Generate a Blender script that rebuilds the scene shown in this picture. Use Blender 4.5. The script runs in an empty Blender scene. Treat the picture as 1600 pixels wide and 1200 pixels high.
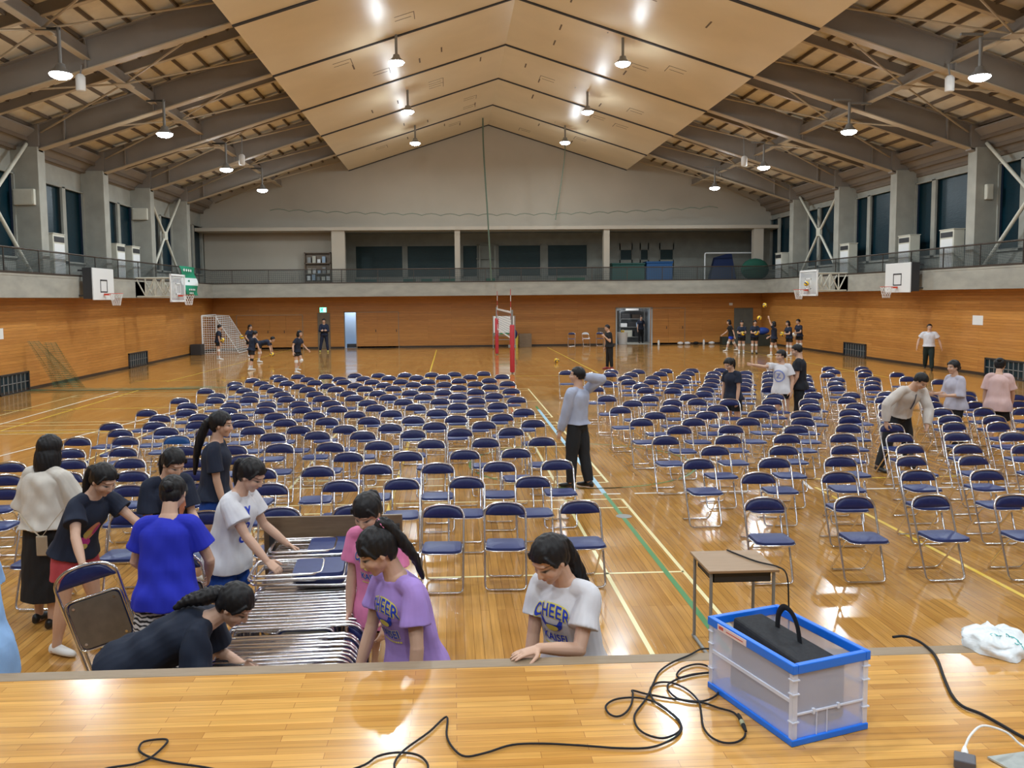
import bpy, bmesh, math, random
import numpy as np
from mathutils import Vector, Matrix, noise
from mathutils.bvhtree import BVHTree
random.seed(7)
SC = bpy.context.scene
COL = SC.collection
# ------------------------------------------------------------------ camera
CH = 2.76
def make_camera():
    f, yaw, pitch, roll = 1304.0, .0463, .0795, -.0095
    cy, sy, cp, sp = math.cos(yaw), math.sin(yaw), math.cos(pitch), math.sin(pitch)
    fw = Vector((sy*cp, cy*cp, -sp)); r = Vector((cy, -sy, 0)); u = r.cross(fw)
    cr, sr = math.cos(roll), math.sin(roll)
    r2 = cr*r + sr*u; u2 = -sr*r + cr*u
    cd = bpy.data.cameras.new('camera'); co = bpy.data.objects.new('camera', cd); COL.objects.link(co)
    cd.sensor_width = 36; cd.sensor_fit = 'HORIZONTAL'; cd.lens = 36*f/1600
    cd.shift_x = (800-766.5)/1600; cd.shift_y = -(600-569.5)/1600
    cd.clip_start = .05; cd.clip_end = 200
    m = Matrix((r2, u2, -fw)).transposed().to_4x4(); m.translation = (0, 0, CH)
    co.matrix_world = m
    SC.camera = co
make_camera()
# ------------------------------------------------------------------ world, exposure
w = bpy.data.worlds.new('night'); SC.world = w; w.use_nodes = True
w.node_tree.nodes['Background'].inputs[0].default_value = (.02, .03, .05, 1)
w.node_tree.nodes['Background'].inputs[1].default_value = .3
vs = SC.view_settings
vs.view_transform = 'Standard'; vs.look = 'None'; vs.gamma = 1; vs.use_curve_mapping = False
vs.exposure = 0.05
LAMP_W = 98.0
LAMP_UP = 20.0
STAGE_W = 95.0
# ------------------------------------------------------------------ materials
def mat(name, col, rough=.5, metal=0, emit=None, estr=0, alpha=1, coat=0, spec=.5, trans=0):
    m = bpy.data.materials.new(name); m.use_nodes = True
    b = m.node_tree.nodes['Principled BSDF']; I = b.inputs
    I['Base Color'].default_value = (*col, 1); I['Roughness'].default_value = rough; I['Metallic'].default_value = metal
    I['Specular IOR Level'].default_value = spec
    if emit: I['Emission Color'].default_value = (*emit, 1); I['Emission Strength'].default_value = estr
    I['Alpha'].default_value = alpha; I['Coat Weight'].default_value = coat; I['Transmission Weight'].default_value = trans
    return m
def nodes(m):
    t = m.node_tree; return t, t.nodes, t.links, t.nodes['Principled BSDF']
def N(t, typ, **kw):
    n = t.nodes.new(typ)
    for k, v in kw.items():
        if k in n.inputs.keys() if hasattr(n.inputs, 'keys') else False: n.inputs[k].default_value = v
        else: setattr(n, k, v)
    return n
def mottled(name, c1, c2, scale=3, rough=.7, stretch=(1, 1, 1), bump=0, detail=6, **kw):
    m = mat(name, c1, rough, **kw); t, n, l, b = nodes(m)
    tc = n.new('ShaderNodeTexCoord'); mp = n.new('ShaderNodeMapping'); mp.inputs['Scale'].default_value = stretch
    nz = n.new('ShaderNodeTexNoise'); nz.inputs['Scale'].default_value = scale; nz.inputs['Detail'].default_value = detail
    cr = n.new('ShaderNodeValToRGB'); cr.color_ramp.elements[0].color = (*c1, 1); cr.color_ramp.elements[1].color = (*c2, 1)
    cr.color_ramp.elements[0].position = .3; cr.color_ramp.elements[1].position = .7
    l.new(tc.outputs['Object'], mp.inputs[0]); l.new(mp.outputs[0], nz.inputs['Vector']); l.new(nz.outputs[0], cr.inputs[0]); l.new(cr.outputs[0], b.inputs['Base Color'])
    if bump:
        bp = n.new('ShaderNodeBump'); bp.inputs['Strength'].default_value = bump; bp.inputs['Distance'].default_value = .01
        l.new(nz.outputs[0], bp.inputs['Height']); l.new(bp.outputs[0], b.inputs['Normal'])
    return m
def planks(name, c1, c2, cj, rot, bw, bh, rough, coat=0, offs=.37, joint=.003, streak=(.7, 1.25), bumpy=.05, rvar=.08):
    """wooden strips: bw long, bh wide, running along local X (rot 0) or Y (rot 90)"""
    m = mat(name, c1, rough, coat=coat); t, n, l, b = nodes(m)
    tc = n.new('ShaderNodeTexCoord'); mp = n.new('ShaderNodeMapping'); mp.inputs['Rotation'].default_value = rot
    l.new(tc.outputs['Object'], mp.inputs[0])
    br = n.new('ShaderNodeTexBrick'); br.offset = offs; br.offset_frequency = 2; br.squash = 1
    br.inputs['Color1'].default_value = (*c1, 1); br.inputs['Color2'].default_value = (*c2, 1); br.inputs['Mortar'].default_value = (*cj, 1)
    br.inputs['Scale'].default_value = 1; br.inputs['Mortar Size'].default_value = joint; br.inputs['Mortar Smooth'].default_value = .3
    br.inputs['Brick Width'].default_value = bw; br.inputs['Row Height'].default_value = bh
    l.new(mp.outputs[0], br.inputs['Vector'])
    m2 = n.new('ShaderNodeMapping'); m2.inputs['Scale'].default_value = (1.2, 26, 26); l.new(mp.outputs[0], m2.inputs[0])
    nz = n.new('ShaderNodeTexNoise'); nz.inputs['Scale'].default_value = 1.6; nz.inputs['Detail'].default_value = 5
    l.new(m2.outputs[0], nz.inputs['Vector'])
    mr = n.new('ShaderNodeMapRange'); mr.inputs[1].default_value = .3; mr.inputs[2].default_value = .7; mr.inputs[3].default_value = streak[0]; mr.inputs[4].default_value = streak[1]
    l.new(nz.outputs[0], mr.inputs[0])
    mx = n.new('ShaderNodeVectorMath'); mx.operation = 'SCALE'; l.new(br.outputs[0], mx.inputs[0]); l.new(mr.outputs[0], mx.inputs['Scale'])
    l.new(mx.outputs[0], b.inputs['Base Color'])
    n3 = n.new('ShaderNodeTexNoise'); n3.inputs['Scale'].default_value = .9; n3.inputs['Detail'].default_value = 3; l.new(mp.outputs[0], n3.inputs['Vector'])
    r3 = n.new('ShaderNodeMapRange'); r3.inputs[1].default_value = .3; r3.inputs[2].default_value = .7; r3.inputs[3].default_value = rough-rvar; r3.inputs[4].default_value = rough+rvar
    l.new(n3.outputs[0], r3.inputs[0]); l.new(r3.outputs[0], b.inputs['Roughness'])
    if bumpy:
        bp = n.new('ShaderNodeBump'); bp.inputs['Strength'].default_value = bumpy; bp.inputs['Distance'].default_value = .004
        l.new(br.outputs['Fac'], bp.inputs['Height']); bp.invert = True; l.new(bp.outputs[0], b.inputs['Normal'])
    return m
M = {}
M['floor'] = planks('gym_floor_wood', (.55, .285, .072), (.42, .20, .045), (.20, .09, .02), (0, 0, math.pi/2), 1.8, .075, .15, coat=.3, joint=.0022, streak=(.8, 1.15))
M['stage'] = planks('stage_wood', (.70, .375, .095), (.50, .235, .048), (.30, .12, .03), (0, 0, 0), .50, .045, .2, coat=.3, joint=.0012, streak=(.8, 1.12))
M['edge'] = mottled('worn_edge_wood', (.30, .22, .14), (.23, .165, .10), 8, .5, (1, 20, 20))
M['wallwood'] = planks('wall_boards', (.56, .25, .058), (.48, .20, .044), (.25, .10, .025), (math.pi/2, 0, 0), 3.6, .10, .42, joint=.004, streak=(.85, 1.12))
M['wallwoodY'] = planks('wall_boards_side', (.56, .25, .058), (.48, .20, .044), (.25, .10, .025), (-math.pi/2, -math.pi/2, 0), 3.6, .10, .42, joint=.004, streak=(.85, 1.12))
M['concrete'] = mottled('balcony_concrete', (.36, .34, .285), (.27, .26, .22), 1.3, .8, (1, 1, 2.5), .15)
M['paint'] = mottled('column_paint', (.37, .36, .31), (.30, .295, .25), 2.0, .75, bump=.1)
M['gable'] = mottled('gable_board', (.45, .40, .325), (.41, .365, .295), .6, .85)
M['panel'] = mottled('ceiling_panel', (.80, .68, .48), (.74, .63, .44), .8, .36)
M['deck'] = mottled('roof_deck', (.80, .72, .56), (.70, .62, .48), 2.5, .9, bump=.2)
M['beam'] = mottled('roof_beam_paint', (.27, .235, .20), (.23, .20, .17), 1.2, .6)
M['flange'] = mat('roof_flange_paint', (.48, .39, .27), .5)
M['purlin'] = mat('purlin_dark', (.16, .12, .085), .7)
M['gap'] = mat('painted_gap_shade', (.03, .03, .035), .7)  # near-black colour standing in for the shade inside the ceiling panel gaps
M['dark'] = mat('dark_metal', (.03, .03, .032), .5)
M['brown_metal'] = mat('brown_metal', (.06, .045, .035), .4, .3)
M['white'] = mat('white_plastic', (.78, .78, .76), .5)
M['ivory'] = mottled('ivory_metal', (.62, .60, .50), (.55, .53, .44), 3, .5)
M['grey'] = mat('grey_metal', (.25, .25, .24), .5, .2)
M['chrome'] = mat('chrome_tube', (.78, .78, .80), .16, 1)
M['navy'] = mottled('navy_vinyl', (.010, .016, .085), (.014, .022, .11), 30, .34)
M['seatblue'] = mottled('seat_vinyl', (.016, .030, .125), (.020, .036, .145), 20, .42)
M['bluepad'] = mat('bright_blue_vinyl', (.008, .075, .26), .35)
M['pan'] = mottled('seat_pan_metal', (.24, .21, .17), (.19, .165, .135), 12, .35, metal=.5)
M['glass'] = mottled('night_window', (.0005, .016, .027), (.001, .024, .036), 5, .35, (1, 1, 6), .5)
M['glassb'] = mottled('night_window_netted', (.001, .022, .024), (.002, .034, .034), 3, .5, (1, 1, 9), .7)
M['red'] = mat('red_pad', (.50, .035, .05), .5)
M['ballyellow'] = mat('yellow_ball_leather', (.85, .55, .03), .45)
M['green'] = mat('green_cloth', (.01, .25, .13), .7)
M['lblue'] = mat('pale_blue_panel', (.40, .52, .66), .5)
M['brownboard'] = mottled('brown_board', (.20, .135, .08), (.15, .10, .058), 6, .4, (1, 8, 8))
M['black'] = mat('black_cloth', (.008, .008, .010), .8)
def netmat(name, col, cell, thick, rough=.8):
    """woven net: threads opaque, holes open (a real pattern of the cloth)"""
    m = mat(name, col, rough); t, n, l, b = nodes(m)
    tc = n.new('ShaderNodeTexCoord'); sp = n.new('ShaderNodeSeparateXYZ'); l.new(tc.outputs['UV'], sp.inputs[0])
    outs = []
    for a in (0, 1):
        md = n.new('ShaderNodeMath'); md.operation = 'PINGPONG'; md.inputs[1].default_value = cell/2; l.new(sp.outputs[a], md.inputs[0])
        lt = n.new('ShaderNodeMath'); lt.operation = 'LESS_THAN'; lt.inputs[1].default_value = thick; l.new(md.outputs[0], lt.inputs[0]); outs.append(lt)
    mx = n.new('ShaderNodeMath'); mx.operation = 'MAXIMUM'; l.new(outs[0].outputs[0], mx.inputs[0]); l.new(outs[1].outputs[0], mx.inputs[1])
    l.new(mx.outputs[0], b.inputs['Alpha'])
    return m
# ------------------------------------------------------------------ mesh helpers
class MB:
    def __init__(s): s.v = []; s.f = []; s.m = []; s.uv = {}
    def add(s, vs, fs, mi=0):
        o = len(s.v); s.v += [tuple(v) for v in vs]
        for f in fs: s.f.append(tuple(i+o for i in f)); s.m.append(mi)
        return o
    def box(s, x0, x1, y0, y1, z0, z1, mi=0):
        s.add([(x0,y0,z0),(x1,y0,z0),(x1,y1,z0),(x0,y1,z0),(x0,y0,z1),(x1,y0,z1),(x1,y1,z1),(x0,y1,z1)],
              [(3,2,1,0),(4,5,6,7),(0,1,5,4),(1,2,6,5),(2,3,7,6),(3,0,4,7)], mi); return s
    def hexa(s, p, mi=0):
        s.add(p, [(3,2,1,0),(4,5,6,7),(0,1,5,4),(1,2,6,5),(2,3,7,6),(3,0,4,7)], mi); return s
    def prism(s, poly, axis, a, b, mi=0):
        """polygon (list of 2-D points in the two other axes, order kept) extruded along axis from a to b"""
        def P(q, c):
            r = list(q); r.insert(axis, c); return tuple(r)
        n = len(poly); vs = [P(q, a) for q in poly]+[P(q, b) for q in poly]
        s.add(vs, [tuple(range(n))[::-1], tuple(range(n, 2*n))]+[(i, (i+1) % n, n+(i+1) % n, n+i) for i in range(n)], mi); return s
    def tube(s, path, r, n=8, closed=False, mi=0, flat=None):
        path = [Vector(p) for p in path]; k = len(path)
        rs = r if isinstance(r, (list, tuple)) else [r]*k
        prev = None; rings = []
        for i, p in enumerate(path):
            if closed: d = path[(i+1) % k]-path[i-1]
            else: d = path[min(i+1, k-1)]-path[max(i-1, 0)]
            if d.length < 1e-9: d = Vector((0, 0, 1))
            d.normalize()
            if prev is None:
                a = Vector((0, 0, 1)) if abs(d.z) < .9 else Vector((1, 0, 0)); x = d.cross(a).normalized()
            else: x = (prev-d*prev.dot(d)); x = x.normalized() if x.length > 1e-6 else prev
            y = d.cross(x); prev = x
            rings.append([p+(x*math.cos(2*math.pi*j/n)+y*math.sin(2*math.pi*j/n)*(flat or 1))*rs[i] for j in range(n)])
        vs = [v for R in rings for v in R]; fs = []
        for i in range(k if closed else k-1):
            a = i*n; b = ((i+1) % k)*n
            for j in range(n): fs.append((a+j, a+(j+1) % n, b+(j+1) % n, b+j))
        if not closed: fs += [tuple(range(n))[::-1], tuple(range((k-1)*n, k*n))]
        s.add(vs, fs, mi); return s
    def cyl(s, p0, p1, r, n=12, r1=None, mi=0): return s.tube([p0, p1], [r, r if r1 is None else r1], n, mi=mi)
    def ell(s, c, r, n=12, k=8, mi=0, basis=None):
        vs = []; B = basis or (Vector((1,0,0)), Vector((0,1,0)), Vector((0,0,1))); c = Vector(c)
        for i in range(1, k):
            th = math.pi*i/k
            for j in range(n):
                ph = 2*math.pi*j/n
                vs.append(c+B[0]*r[0]*math.sin(th)*math.cos(ph)+B[1]*r[1]*math.sin(th)*math.sin(ph)+B[2]*r[2]*math.cos(th))
        top = len(vs); vs += [c+B[2]*r[2], c-B[2]*r[2]]; fs = []
        for i in range(k-2):
            for j in range(n): fs.append((i*n+j, (i+1)*n+j, (i+1)*n+(j+1) % n, i*n+(j+1) % n))
        for j in range(n): fs += [(top, j, (j+1) % n), (top+1, (k-2)*n+(j+1) % n, (k-2)*n+j)]
        s.add(vs, fs, mi); return s
    def lathe(s, prof, c=(0,0,0), n=16, mi=0):
        c = Vector(c); k = len(prof); vs = [c+Vector((r*math.cos(2*math.pi*j/n), r*math.sin(2*math.pi*j/n), z)) for r, z in prof for j in range(n)]
        fs = [(i*n+j, i*n+(j+1) % n, (i+1)*n+(j+1) % n, (i+1)*n+j) for i in range(k-1) for j in range(n)]
        fs += [tuple(range(n))[::-1], tuple(range((k-1)*n, k*n))]
        s.add(vs, fs, mi); return s
    def grid(s, fn, nu, nv, mi=0, wrap=False):
        vs = [fn(i/(nu-1), j/(nv-1)) for i in range(nu) for j in range(nv)]
        s.add(vs, [(i*nv+j, (i+1)*nv+j, (i+1)*nv+j+1, i*nv+j+1) for i in range(nu-1) for j in range(nv-1)], mi); return s
def fillet(pts, r, closed=True, k=5):
    """round the corners of a polyline"""
    pts = [Vector(p) for p in pts]; n = len(pts); out = []
    for i in range(n):
        p = pts[i]
        if not closed and i in (0, n-1): out.append(p); continue
        a = pts[i-1]-p; b = pts[(i+1) % n]-p; ra = min(r, a.length*.45, b.length*.45)
        A = p+a.normalized()*ra; B = p+b.normalized()*ra
        for j in range(k+1):
            t = j/k; out.append(A*(1-t)**2+p*2*t*(1-t)+B*t*t)
    return out
def smooth_path(pts, k=6, closed=False):
    P = [Vector(p) for p in pts]; n = len(P); out = []
    for i in range(n if closed else n-1):
        p0 = P[i-1] if (i > 0 or closed) else P[0]; p1 = P[i]; p2 = P[(i+1) % n]; p3 = P[(i+2) % n] if (closed or i+2 < n) else P[-1]
        for j in range(k):
            t = j/k; out.append(.5*((2*p1)+(p2-p0)*t+(2*p0-5*p1+4*p2-p3)*t*t+(3*p1-p0-3*p2+p3)*t**3))
    if not closed: out.append(P[-1])
    return out
def build(name, mb, mats, parent=None, smooth=False, bevel=0, uv=None, auto=None):
    me = bpy.data.meshes.new(name); me.from_pydata([tuple(v) for v in mb.v], [], mb.f)
    for m in (mats if isinstance(mats, (list, tuple)) else [mats]): me.materials.append(m)
    me.polygons.foreach_set('material_index', mb.m)
    me.polygons.foreach_set('use_smooth', [bool(smooth)]*len(mb.f))
    if uv:
        L = me.uv_layers.new(name='UV')
        for lp in me.loops: L.data[lp.index].uv = uv[lp.vertex_index]
    me.update()
    if auto or (smooth and auto is None): me.set_sharp_from_angle(angle=math.radians(auto or 50))
    o = bpy.data.objects.new(name, me); COL.objects.link(o)
    if parent: o.parent = parent
    if bevel:
        md = o.modifiers.new('bevel', 'BEVEL'); md.width = bevel; md.segments = 2; md.limit_method = 'ANGLE'
    return o
def tag(o, label=None, cat=None, group=None, kind=None):
    if label: o['label'] = label
    if cat: o['category'] = cat
    if group: o['group'] = group
    if kind: o['kind'] = kind
    return o
def thing(name, loc, label, cat, group=None, rz=0):
    o = bpy.data.objects.new(name, None); COL.objects.link(o); o.location = loc; o.rotation_euler = (0, 0, rz); o.empty_display_size = .1
    return tag(o, label, cat, group)
def struct(name, mb, m, parent=None, **k):
    o = build(name, mb, m, parent, **k)
    if not parent: o['kind'] = 'structure'
    return o
def copy_tree(o, parent=None):
    c = o.copy(); COL.objects.link(c)
    if parent: c.parent = parent
    for ch in list(o.children): copy_tree(ch, c)
    return c
# ================================================================== THE HALL
XC = 2.2; XL, XR = -13.3, 17.85; YB = 47.5; YN = -6.0; FT = 3.62
FY = [2.9, 7.85, 12.85, 17.8, 22.75, 27.7, 32.7, 37.6, 42.65]
def zr(x): return 12.45-.32*abs(x-XC)
struct('floor', MB().box(XL-.3, XR+.3, 3.9, YB+.2, -.2, 0), M['floor'])
# stage the camera stands on
struct('stage_floor', MB().box(XL-.3, XR+.3, YN, 3.75, .95, 1.05), M['stage'])
struct('stage_edge_trim', MB().box(XL-.3, XR+.3, 3.75, 3.84, .93, 1.052), M['edge'], bevel=.006)
struct('stage_front_wall', MB().box(XL-.3, XR+.3, 3.70, 3.80, 0, .93), M['brownboard'])
# timber lower walls
struct('wall_left', MB().box(XL-.35, XL, YN, YB+.3, 0, 2.9), M['wallwoodY'])
struct('wall_right', MB().box(XR, XR+.35, YN, YB+.3, 0, 2.9), M['wallwoodY'])
# back wall with real openings (pale blue doorway, storeroom doorway)
bw = MB()
for a, b, z0, z1 in [(XL, -6.05, 0, 2.9), (-6.05, -5.38, 2.07, 2.9), (-5.38, 9.42, 0, 2.9), (9.42, 11.46, 2.08, 2.9), (11.46, XR, 0, 2.9)]:
    bw.box(a, b, YB-.1, YB+.25, z0, z1)
struct('wall_back', bw, M['wallwood'])
struct('wall_near', MB().box(XL-.6, XR+.6, YN-.3, YN, 0, 13), M['brownboard'])
for n, a in (('baseboard_left', (XL, XL+.02, 4, YB-.1)), ('baseboard_right', (XR-.02, XR, 4, YB-.1))):
    struct(n, MB().box(*a, 0, .10), M['brown_metal'])
bb = MB()
for a, b in ((XL, -6.05), (-5.38, 9.42), (11.46, XR)): bb.box(a, b, YB-.12, YB-.1, 0, .10)
struct('baseboard_back', bb, M['brown_metal'])
# balcony: slab, fascia, coping
GL, GR, GB = -12.7, 17.25, 45.4
sl = MB(); sl.box(XL-.9, GL, YN, 51, 2.9, 3.55); sl.box(GR, XR+.9, YN, 51, 2.9, 3.55); sl.box(GL, GR, GB, 51, 2.9, 3.55)
struct('balcony_slab', sl, M['concrete'])
cp = MB(); cp.box(GL-.22, GL+.01, YN, GB+.2, 3.55, 3.65); cp.box(GR-.01, GR+.22, YN, GB+.2, 3.55, 3.65); cp.box(GL, GR, GB-.01, GB+.22, 3.55, 3.65)
struct('balcony_coping', cp, M['concrete'])
dl = MB(); dl.box(GL-.05, GL+.02, YN, GB, 3.62, 3.68); dl.box(GR-.02, GR+.05, YN, GB, 3.62, 3.68); dl.box(GL, GR, GB-.02, GB+.05, 3.62, 3.68)
struct('balcony_kick_rail', dl, M['brown_metal'])
# railing: handrail, posts, mesh infill
rl = thing('balcony_railing', (0, 0, 3.65), 'dark metal railing with mesh infill running round the balcony edge', 'railing')
hr = MB()
hr.tube(fillet([(GL-.1, 3, .72), (GL-.1, GB+.1, .72), (GR+.1, GB+.1, .72), (GR+.1, 3, .72)], .3, False), .028, 8)
build('handrail', hr, M['brown_metal'], rl, smooth=True)
ps = MB()
y = 4.
while y < GB: ps.box(GL-.115, GL-.085, y-.015, y+.015, 0, .72); ps.box(GR+.085, GR+.115, y-.015, y+.015, 0, .72); y += 2.07
x = GL+1
while x < GR: ps.box(x-.015, x+.015, GB+.085, GB+.115, 0, .72); x += 1.94
po = build('post', ps, M['brown_metal'], rl); po['kind'] = 'stuff'
M['mesh'] = netmat('railing_mesh', (.035, .045, .045), .05, .0075)
for nm, A, B in (('mesh_panel', (GL-.1, 4), (GL-.1, GB+.1)), ('mesh_panel', (GL-.1, GB+.1), (GR+.1, GB+.1)), ('mesh_panel', (GR+.1, 4), (GR+.1, GB+.1))):
    L = math.dist(A, B); mb = MB(); mb.add([(*A, .02), (*B, .02), (*B, .70), (*A, .70)], [(0, 1, 2, 3)])
    build(nm, mb, M['mesh'], rl, uv=[(0, 0), (L, 0), (L, .68), (0, .68)])
# columns
def zt(x): return zr(x)-.02
for k, fy in enumerate(FY):
    for s, xi, xo in ((-1, -13.0, -13.85), (1, 17.55, 18.4)):
        a, b = sorted((xi, xo))
        ztop = min(zr(a), zr(b))+.35
        struct('column', MB().box(a, b, fy-.24, fy+.24, 3.55, ztop), M['paint'], bevel=.012)
# upper side walls: sill, lintel, and window units between the columns
wn = 0
edges = [(FY[i]+.24, FY[i+1]-.24) for i in range(len(FY)-1)]+[(FY[-1]+.24, YB)]
for s, nm, xo, zl in ((-1, 'left', -13.85, 6.85), (1, 'right', 18.4, 7.08)):
    mb = MB(); x0, x1 = sorted((xo, xo+s*.25))
    mb.box(x0, x1, YN, YB+3.2, 3.55, 4.15); mb.box(x0, x1, YN, YB+3.2, zl, 8.6); mb.box(x0, x1, YN, FY[0], 4.15, zl); mb.box(x0, x1, YB, YB+3.2, 4.15, zl)
    struct('wall_upper_'+nm, mb, M['paint'])
    for a, b in edges:
        wn += 1
        fr = MB(); c = a+(b-a)*(.64 if s < 0 else .72); X0, X1 = sorted((xo-s*.02, xo-s*.10))
        for y0, y1 in ((a-.02, a+.05), (c-.13, c+.13), (b-.05, b+.02)): fr.box(X0, X1, y0, y1, 4.15, zl)
        fr.box(X0, X1, a, b, 4.15, 4.22); fr.box(X0, X1, a, b, zl-.04, zl)
        w_ = struct('window_%d' % wn, fr, M['paint'])
        g = MB(); xg = xo+s*.08; g.box(min(xg, xg+s*.02), max(xg, xg+s*.02), a, c, 4.2, zl); g.box(min(xg, xg+s*.02), max(xg, xg+s*.02), c, b, 4.2, zl)
        build('pane', g, M['glass'], w_)
# steel X braces in two bays each side
for s, xb in ((-1, -13.35), (1, 17.9)):
    for y0, y1 in ((FY[4]+.2, FY[5]-.2), (FY[7]+.2, FY[8]-.2)):
        zc, zb, zt_ = 5.8, 3.6, 7.75; ym = (y0+y1)/2
        r = thing('cross_brace', (xb, ym, zc), 'pale steel X brace between columns on the %s side, %s bay' % ('left' if s < 0 else 'right', 'nearest' if y0 < 30 else 'farthest'), 'brace', 'steel braces along the side windows')
        mb = MB()
        for yy, zz in ((y0, zb), (y1, zb), (y0, zt_), (y1, zt_)): mb.cyl((0, 0, 0), (0, yy-ym, zz-zc), .06, 10)
        build('brace_tube', mb, M['ivory'], r, smooth=True)
        build('centre_plate', MB().box(-.07, .07, -.2, .2, -.2, .2), M['ivory'], r, bevel=.02)
# ------------------------------------------------------------------ gable end
def roofz(x): return zr(x)+.95
gp = [(XL-.6, 6.68), (XR+.6, 6.68), (XR+.6, roofz(XR+.6)), (XC, roofz(XC)), (XL-.6, roofz(XL-.6))]
struct('wall_gable', MB().prism(gp, 1, YB, YB+.25), M['gable'])
struct('gable_lintel_trim', MB().box(XL-.5, XR+.5, YB-.02, YB+.3, 6.62, 6.72), M['concrete'])
# recess behind: left cream wall flush, dark gallery room to the right
struct('wall_gallery_left', MB().box(XL-.5, -6.45, YB+.4, YB+.6, 3.55, 6.7), M['gable'])
rm = MB(); YR = 50.9
rm.box(-6.5, XR+.6, YR, YR+.2, 3.55, 4.0); rm.box(-6.5, XR+.6, YR, YR+.2, 6.0, 6.7)
WB = [(-5.75, -2.85), (-2.65, .35), (.70, 1.65), (2.85, 5.5), (5.85, 8.35)]
xs = [-6.5]+[v for p in WB for v in p]+[10.3, 11.1, 11.55, 12.1, 12.75, 13.65, XR+.6]
for i in range(0, len(xs), 2):
    rm.box(xs[i], xs[i+1], YR, YR+.2, 4.0, 6.0)
struct('wall_gallery_back', rm, M['paint'])
struct('wall_gallery_side', MB().box(-6.65, -6.45, YB+.3, YR, 3.55, 6.7), M['paint'])
struct('ceiling_gallery', MB().box(XL-.5, XR+.6, YB+.2, YR+.2, 6.66, 6.8), M['paint'])
for i in range(1, len(xs)-1, 2):
    a, b = xs[i], xs[i+1]; wn += 1; big = b < 9
    fr = MB(); z0, z1 = (4.0, 6.0) if big else (5.0, 5.6)
    fr.box(a, a+.06, YR-.04, YR+.06, 4, 6); fr.box(b-.06, b, YR-.04, YR+.06, 4, 6); fr.box(a, b, YR-.04, YR+.06, 4.0, 4.08 if big else 5.0); fr.box(a, b, YR-.04, YR+.06, 5.92 if big else 5.6, 6.0)
    w_ = struct('window_%d' % wn, fr, M['paint'])
    build('pane', MB().box(a, b, YR+.06, YR+.09, 4, 6), M['glassb'], w_)
for a, b in ((-6.49, -5.77), (.23, .53), (8.49, 8.82), (16.95, 17.5)):
    struct('column', MB().box(a, b, 46.3, 46.7, 3.55, 6.7), M['gable'], bevel=.01)
struct('gallery_edge_beam', MB().box(XL-.5, XR+.6, 46.2, YB+.1, 6.5, 6.68), M['gable'])
# open door frame in the middle of the gallery glazing
dg = MB(); dg.box(1.7, 1.8, YR-.2, YR-.1, 3.55, 6.0); dg.box(2.6, 2.75, YR-.2, YR-.1, 3.55, 6.0); dg.box(1.7, 2.75, YR-.2, YR-.1, 5.95, 6.02); dg.box(1.55, 2.85, YR-.22, YR-.1, 5.1, 5.16); dg.box(1.75, 2.65, YR-.18, YR-.12, 3.55, 4.3)
struct('door_1', dg, M['paint']); 
# ------------------------------------------------------------------ roof
dk = MB()
for s in (-1, 1):
    xe = XC+s*16.6
    dk.hexa([(XC, YN, roofz(XC)), (xe, YN, roofz(xe)), (xe, YB+.3, roofz(xe)), (XC, YB+.3, roofz(XC)), (XC, YN, roofz(XC)+.15), (xe, YN, roofz(xe)+.15), (xe, YB+.3, roofz(xe)+.15), (XC, YB+.3, roofz(XC)+.15)])
struct('ceiling', dk, M['deck'])
for s in (-1, 1):
    for i in range(14):
        x = XC+s*(7.95+i*.63); z = roofz(x)
        struct('roof_purlin', MB().box(x-.025, x+.025, YN, YB, z-.11, z-.01), M['purlin'])
    # deck joints across the slope
    for x, nm in ((XC+s*11.58, 'roof_strut'),):
        z = zr(x)
        for y0, y1 in zip([YN]+FY, FY+[YB]):
            mb = MB(); mb.box(x-.03, x+.03, y0, y1, z+.30, z+.62, 0); mb.box(x-.10, x+.10, y0, y1, z+.27, z+.30, 1)
            struct(nm, mb, [M['beam'], M['flange']])
            if y0 >= 12 and y1 < YB+1:
                ym = (y0+y1)/2 if y1 < YB else y0+2.45
                br = MB()
                for dx, yy in ((4.2, y0), (4.2, y1), (-3.6, y0), (-3.6, y1)):
                    xx = x-s*dx; br.cyl((x, ym, z+.30), (xx, yy, zr(xx)+.55), .028, 6)
                br.box(x-.22, x+.22, ym-.22, ym+.22, z+.235, z+.27)
                struct('roof_bracing', br, M['flange'])
def sloped(mb, s, x0, x1, y0, y1, o0, o1, mi=0):
    a, b = XC+s*x0, XC+s*x1
    mb.hexa([(a, y0, zr(a)+o0), (b, y0, zr(b)+o0), (b, y1, zr(b)+o0), (a, y1, zr(a)+o0), (a, y0, zr(a)+o1), (b, y0, zr(b)+o1), (b, y1, zr(b)+o1), (a, y1, zr(a)+o1)], mi)
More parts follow.
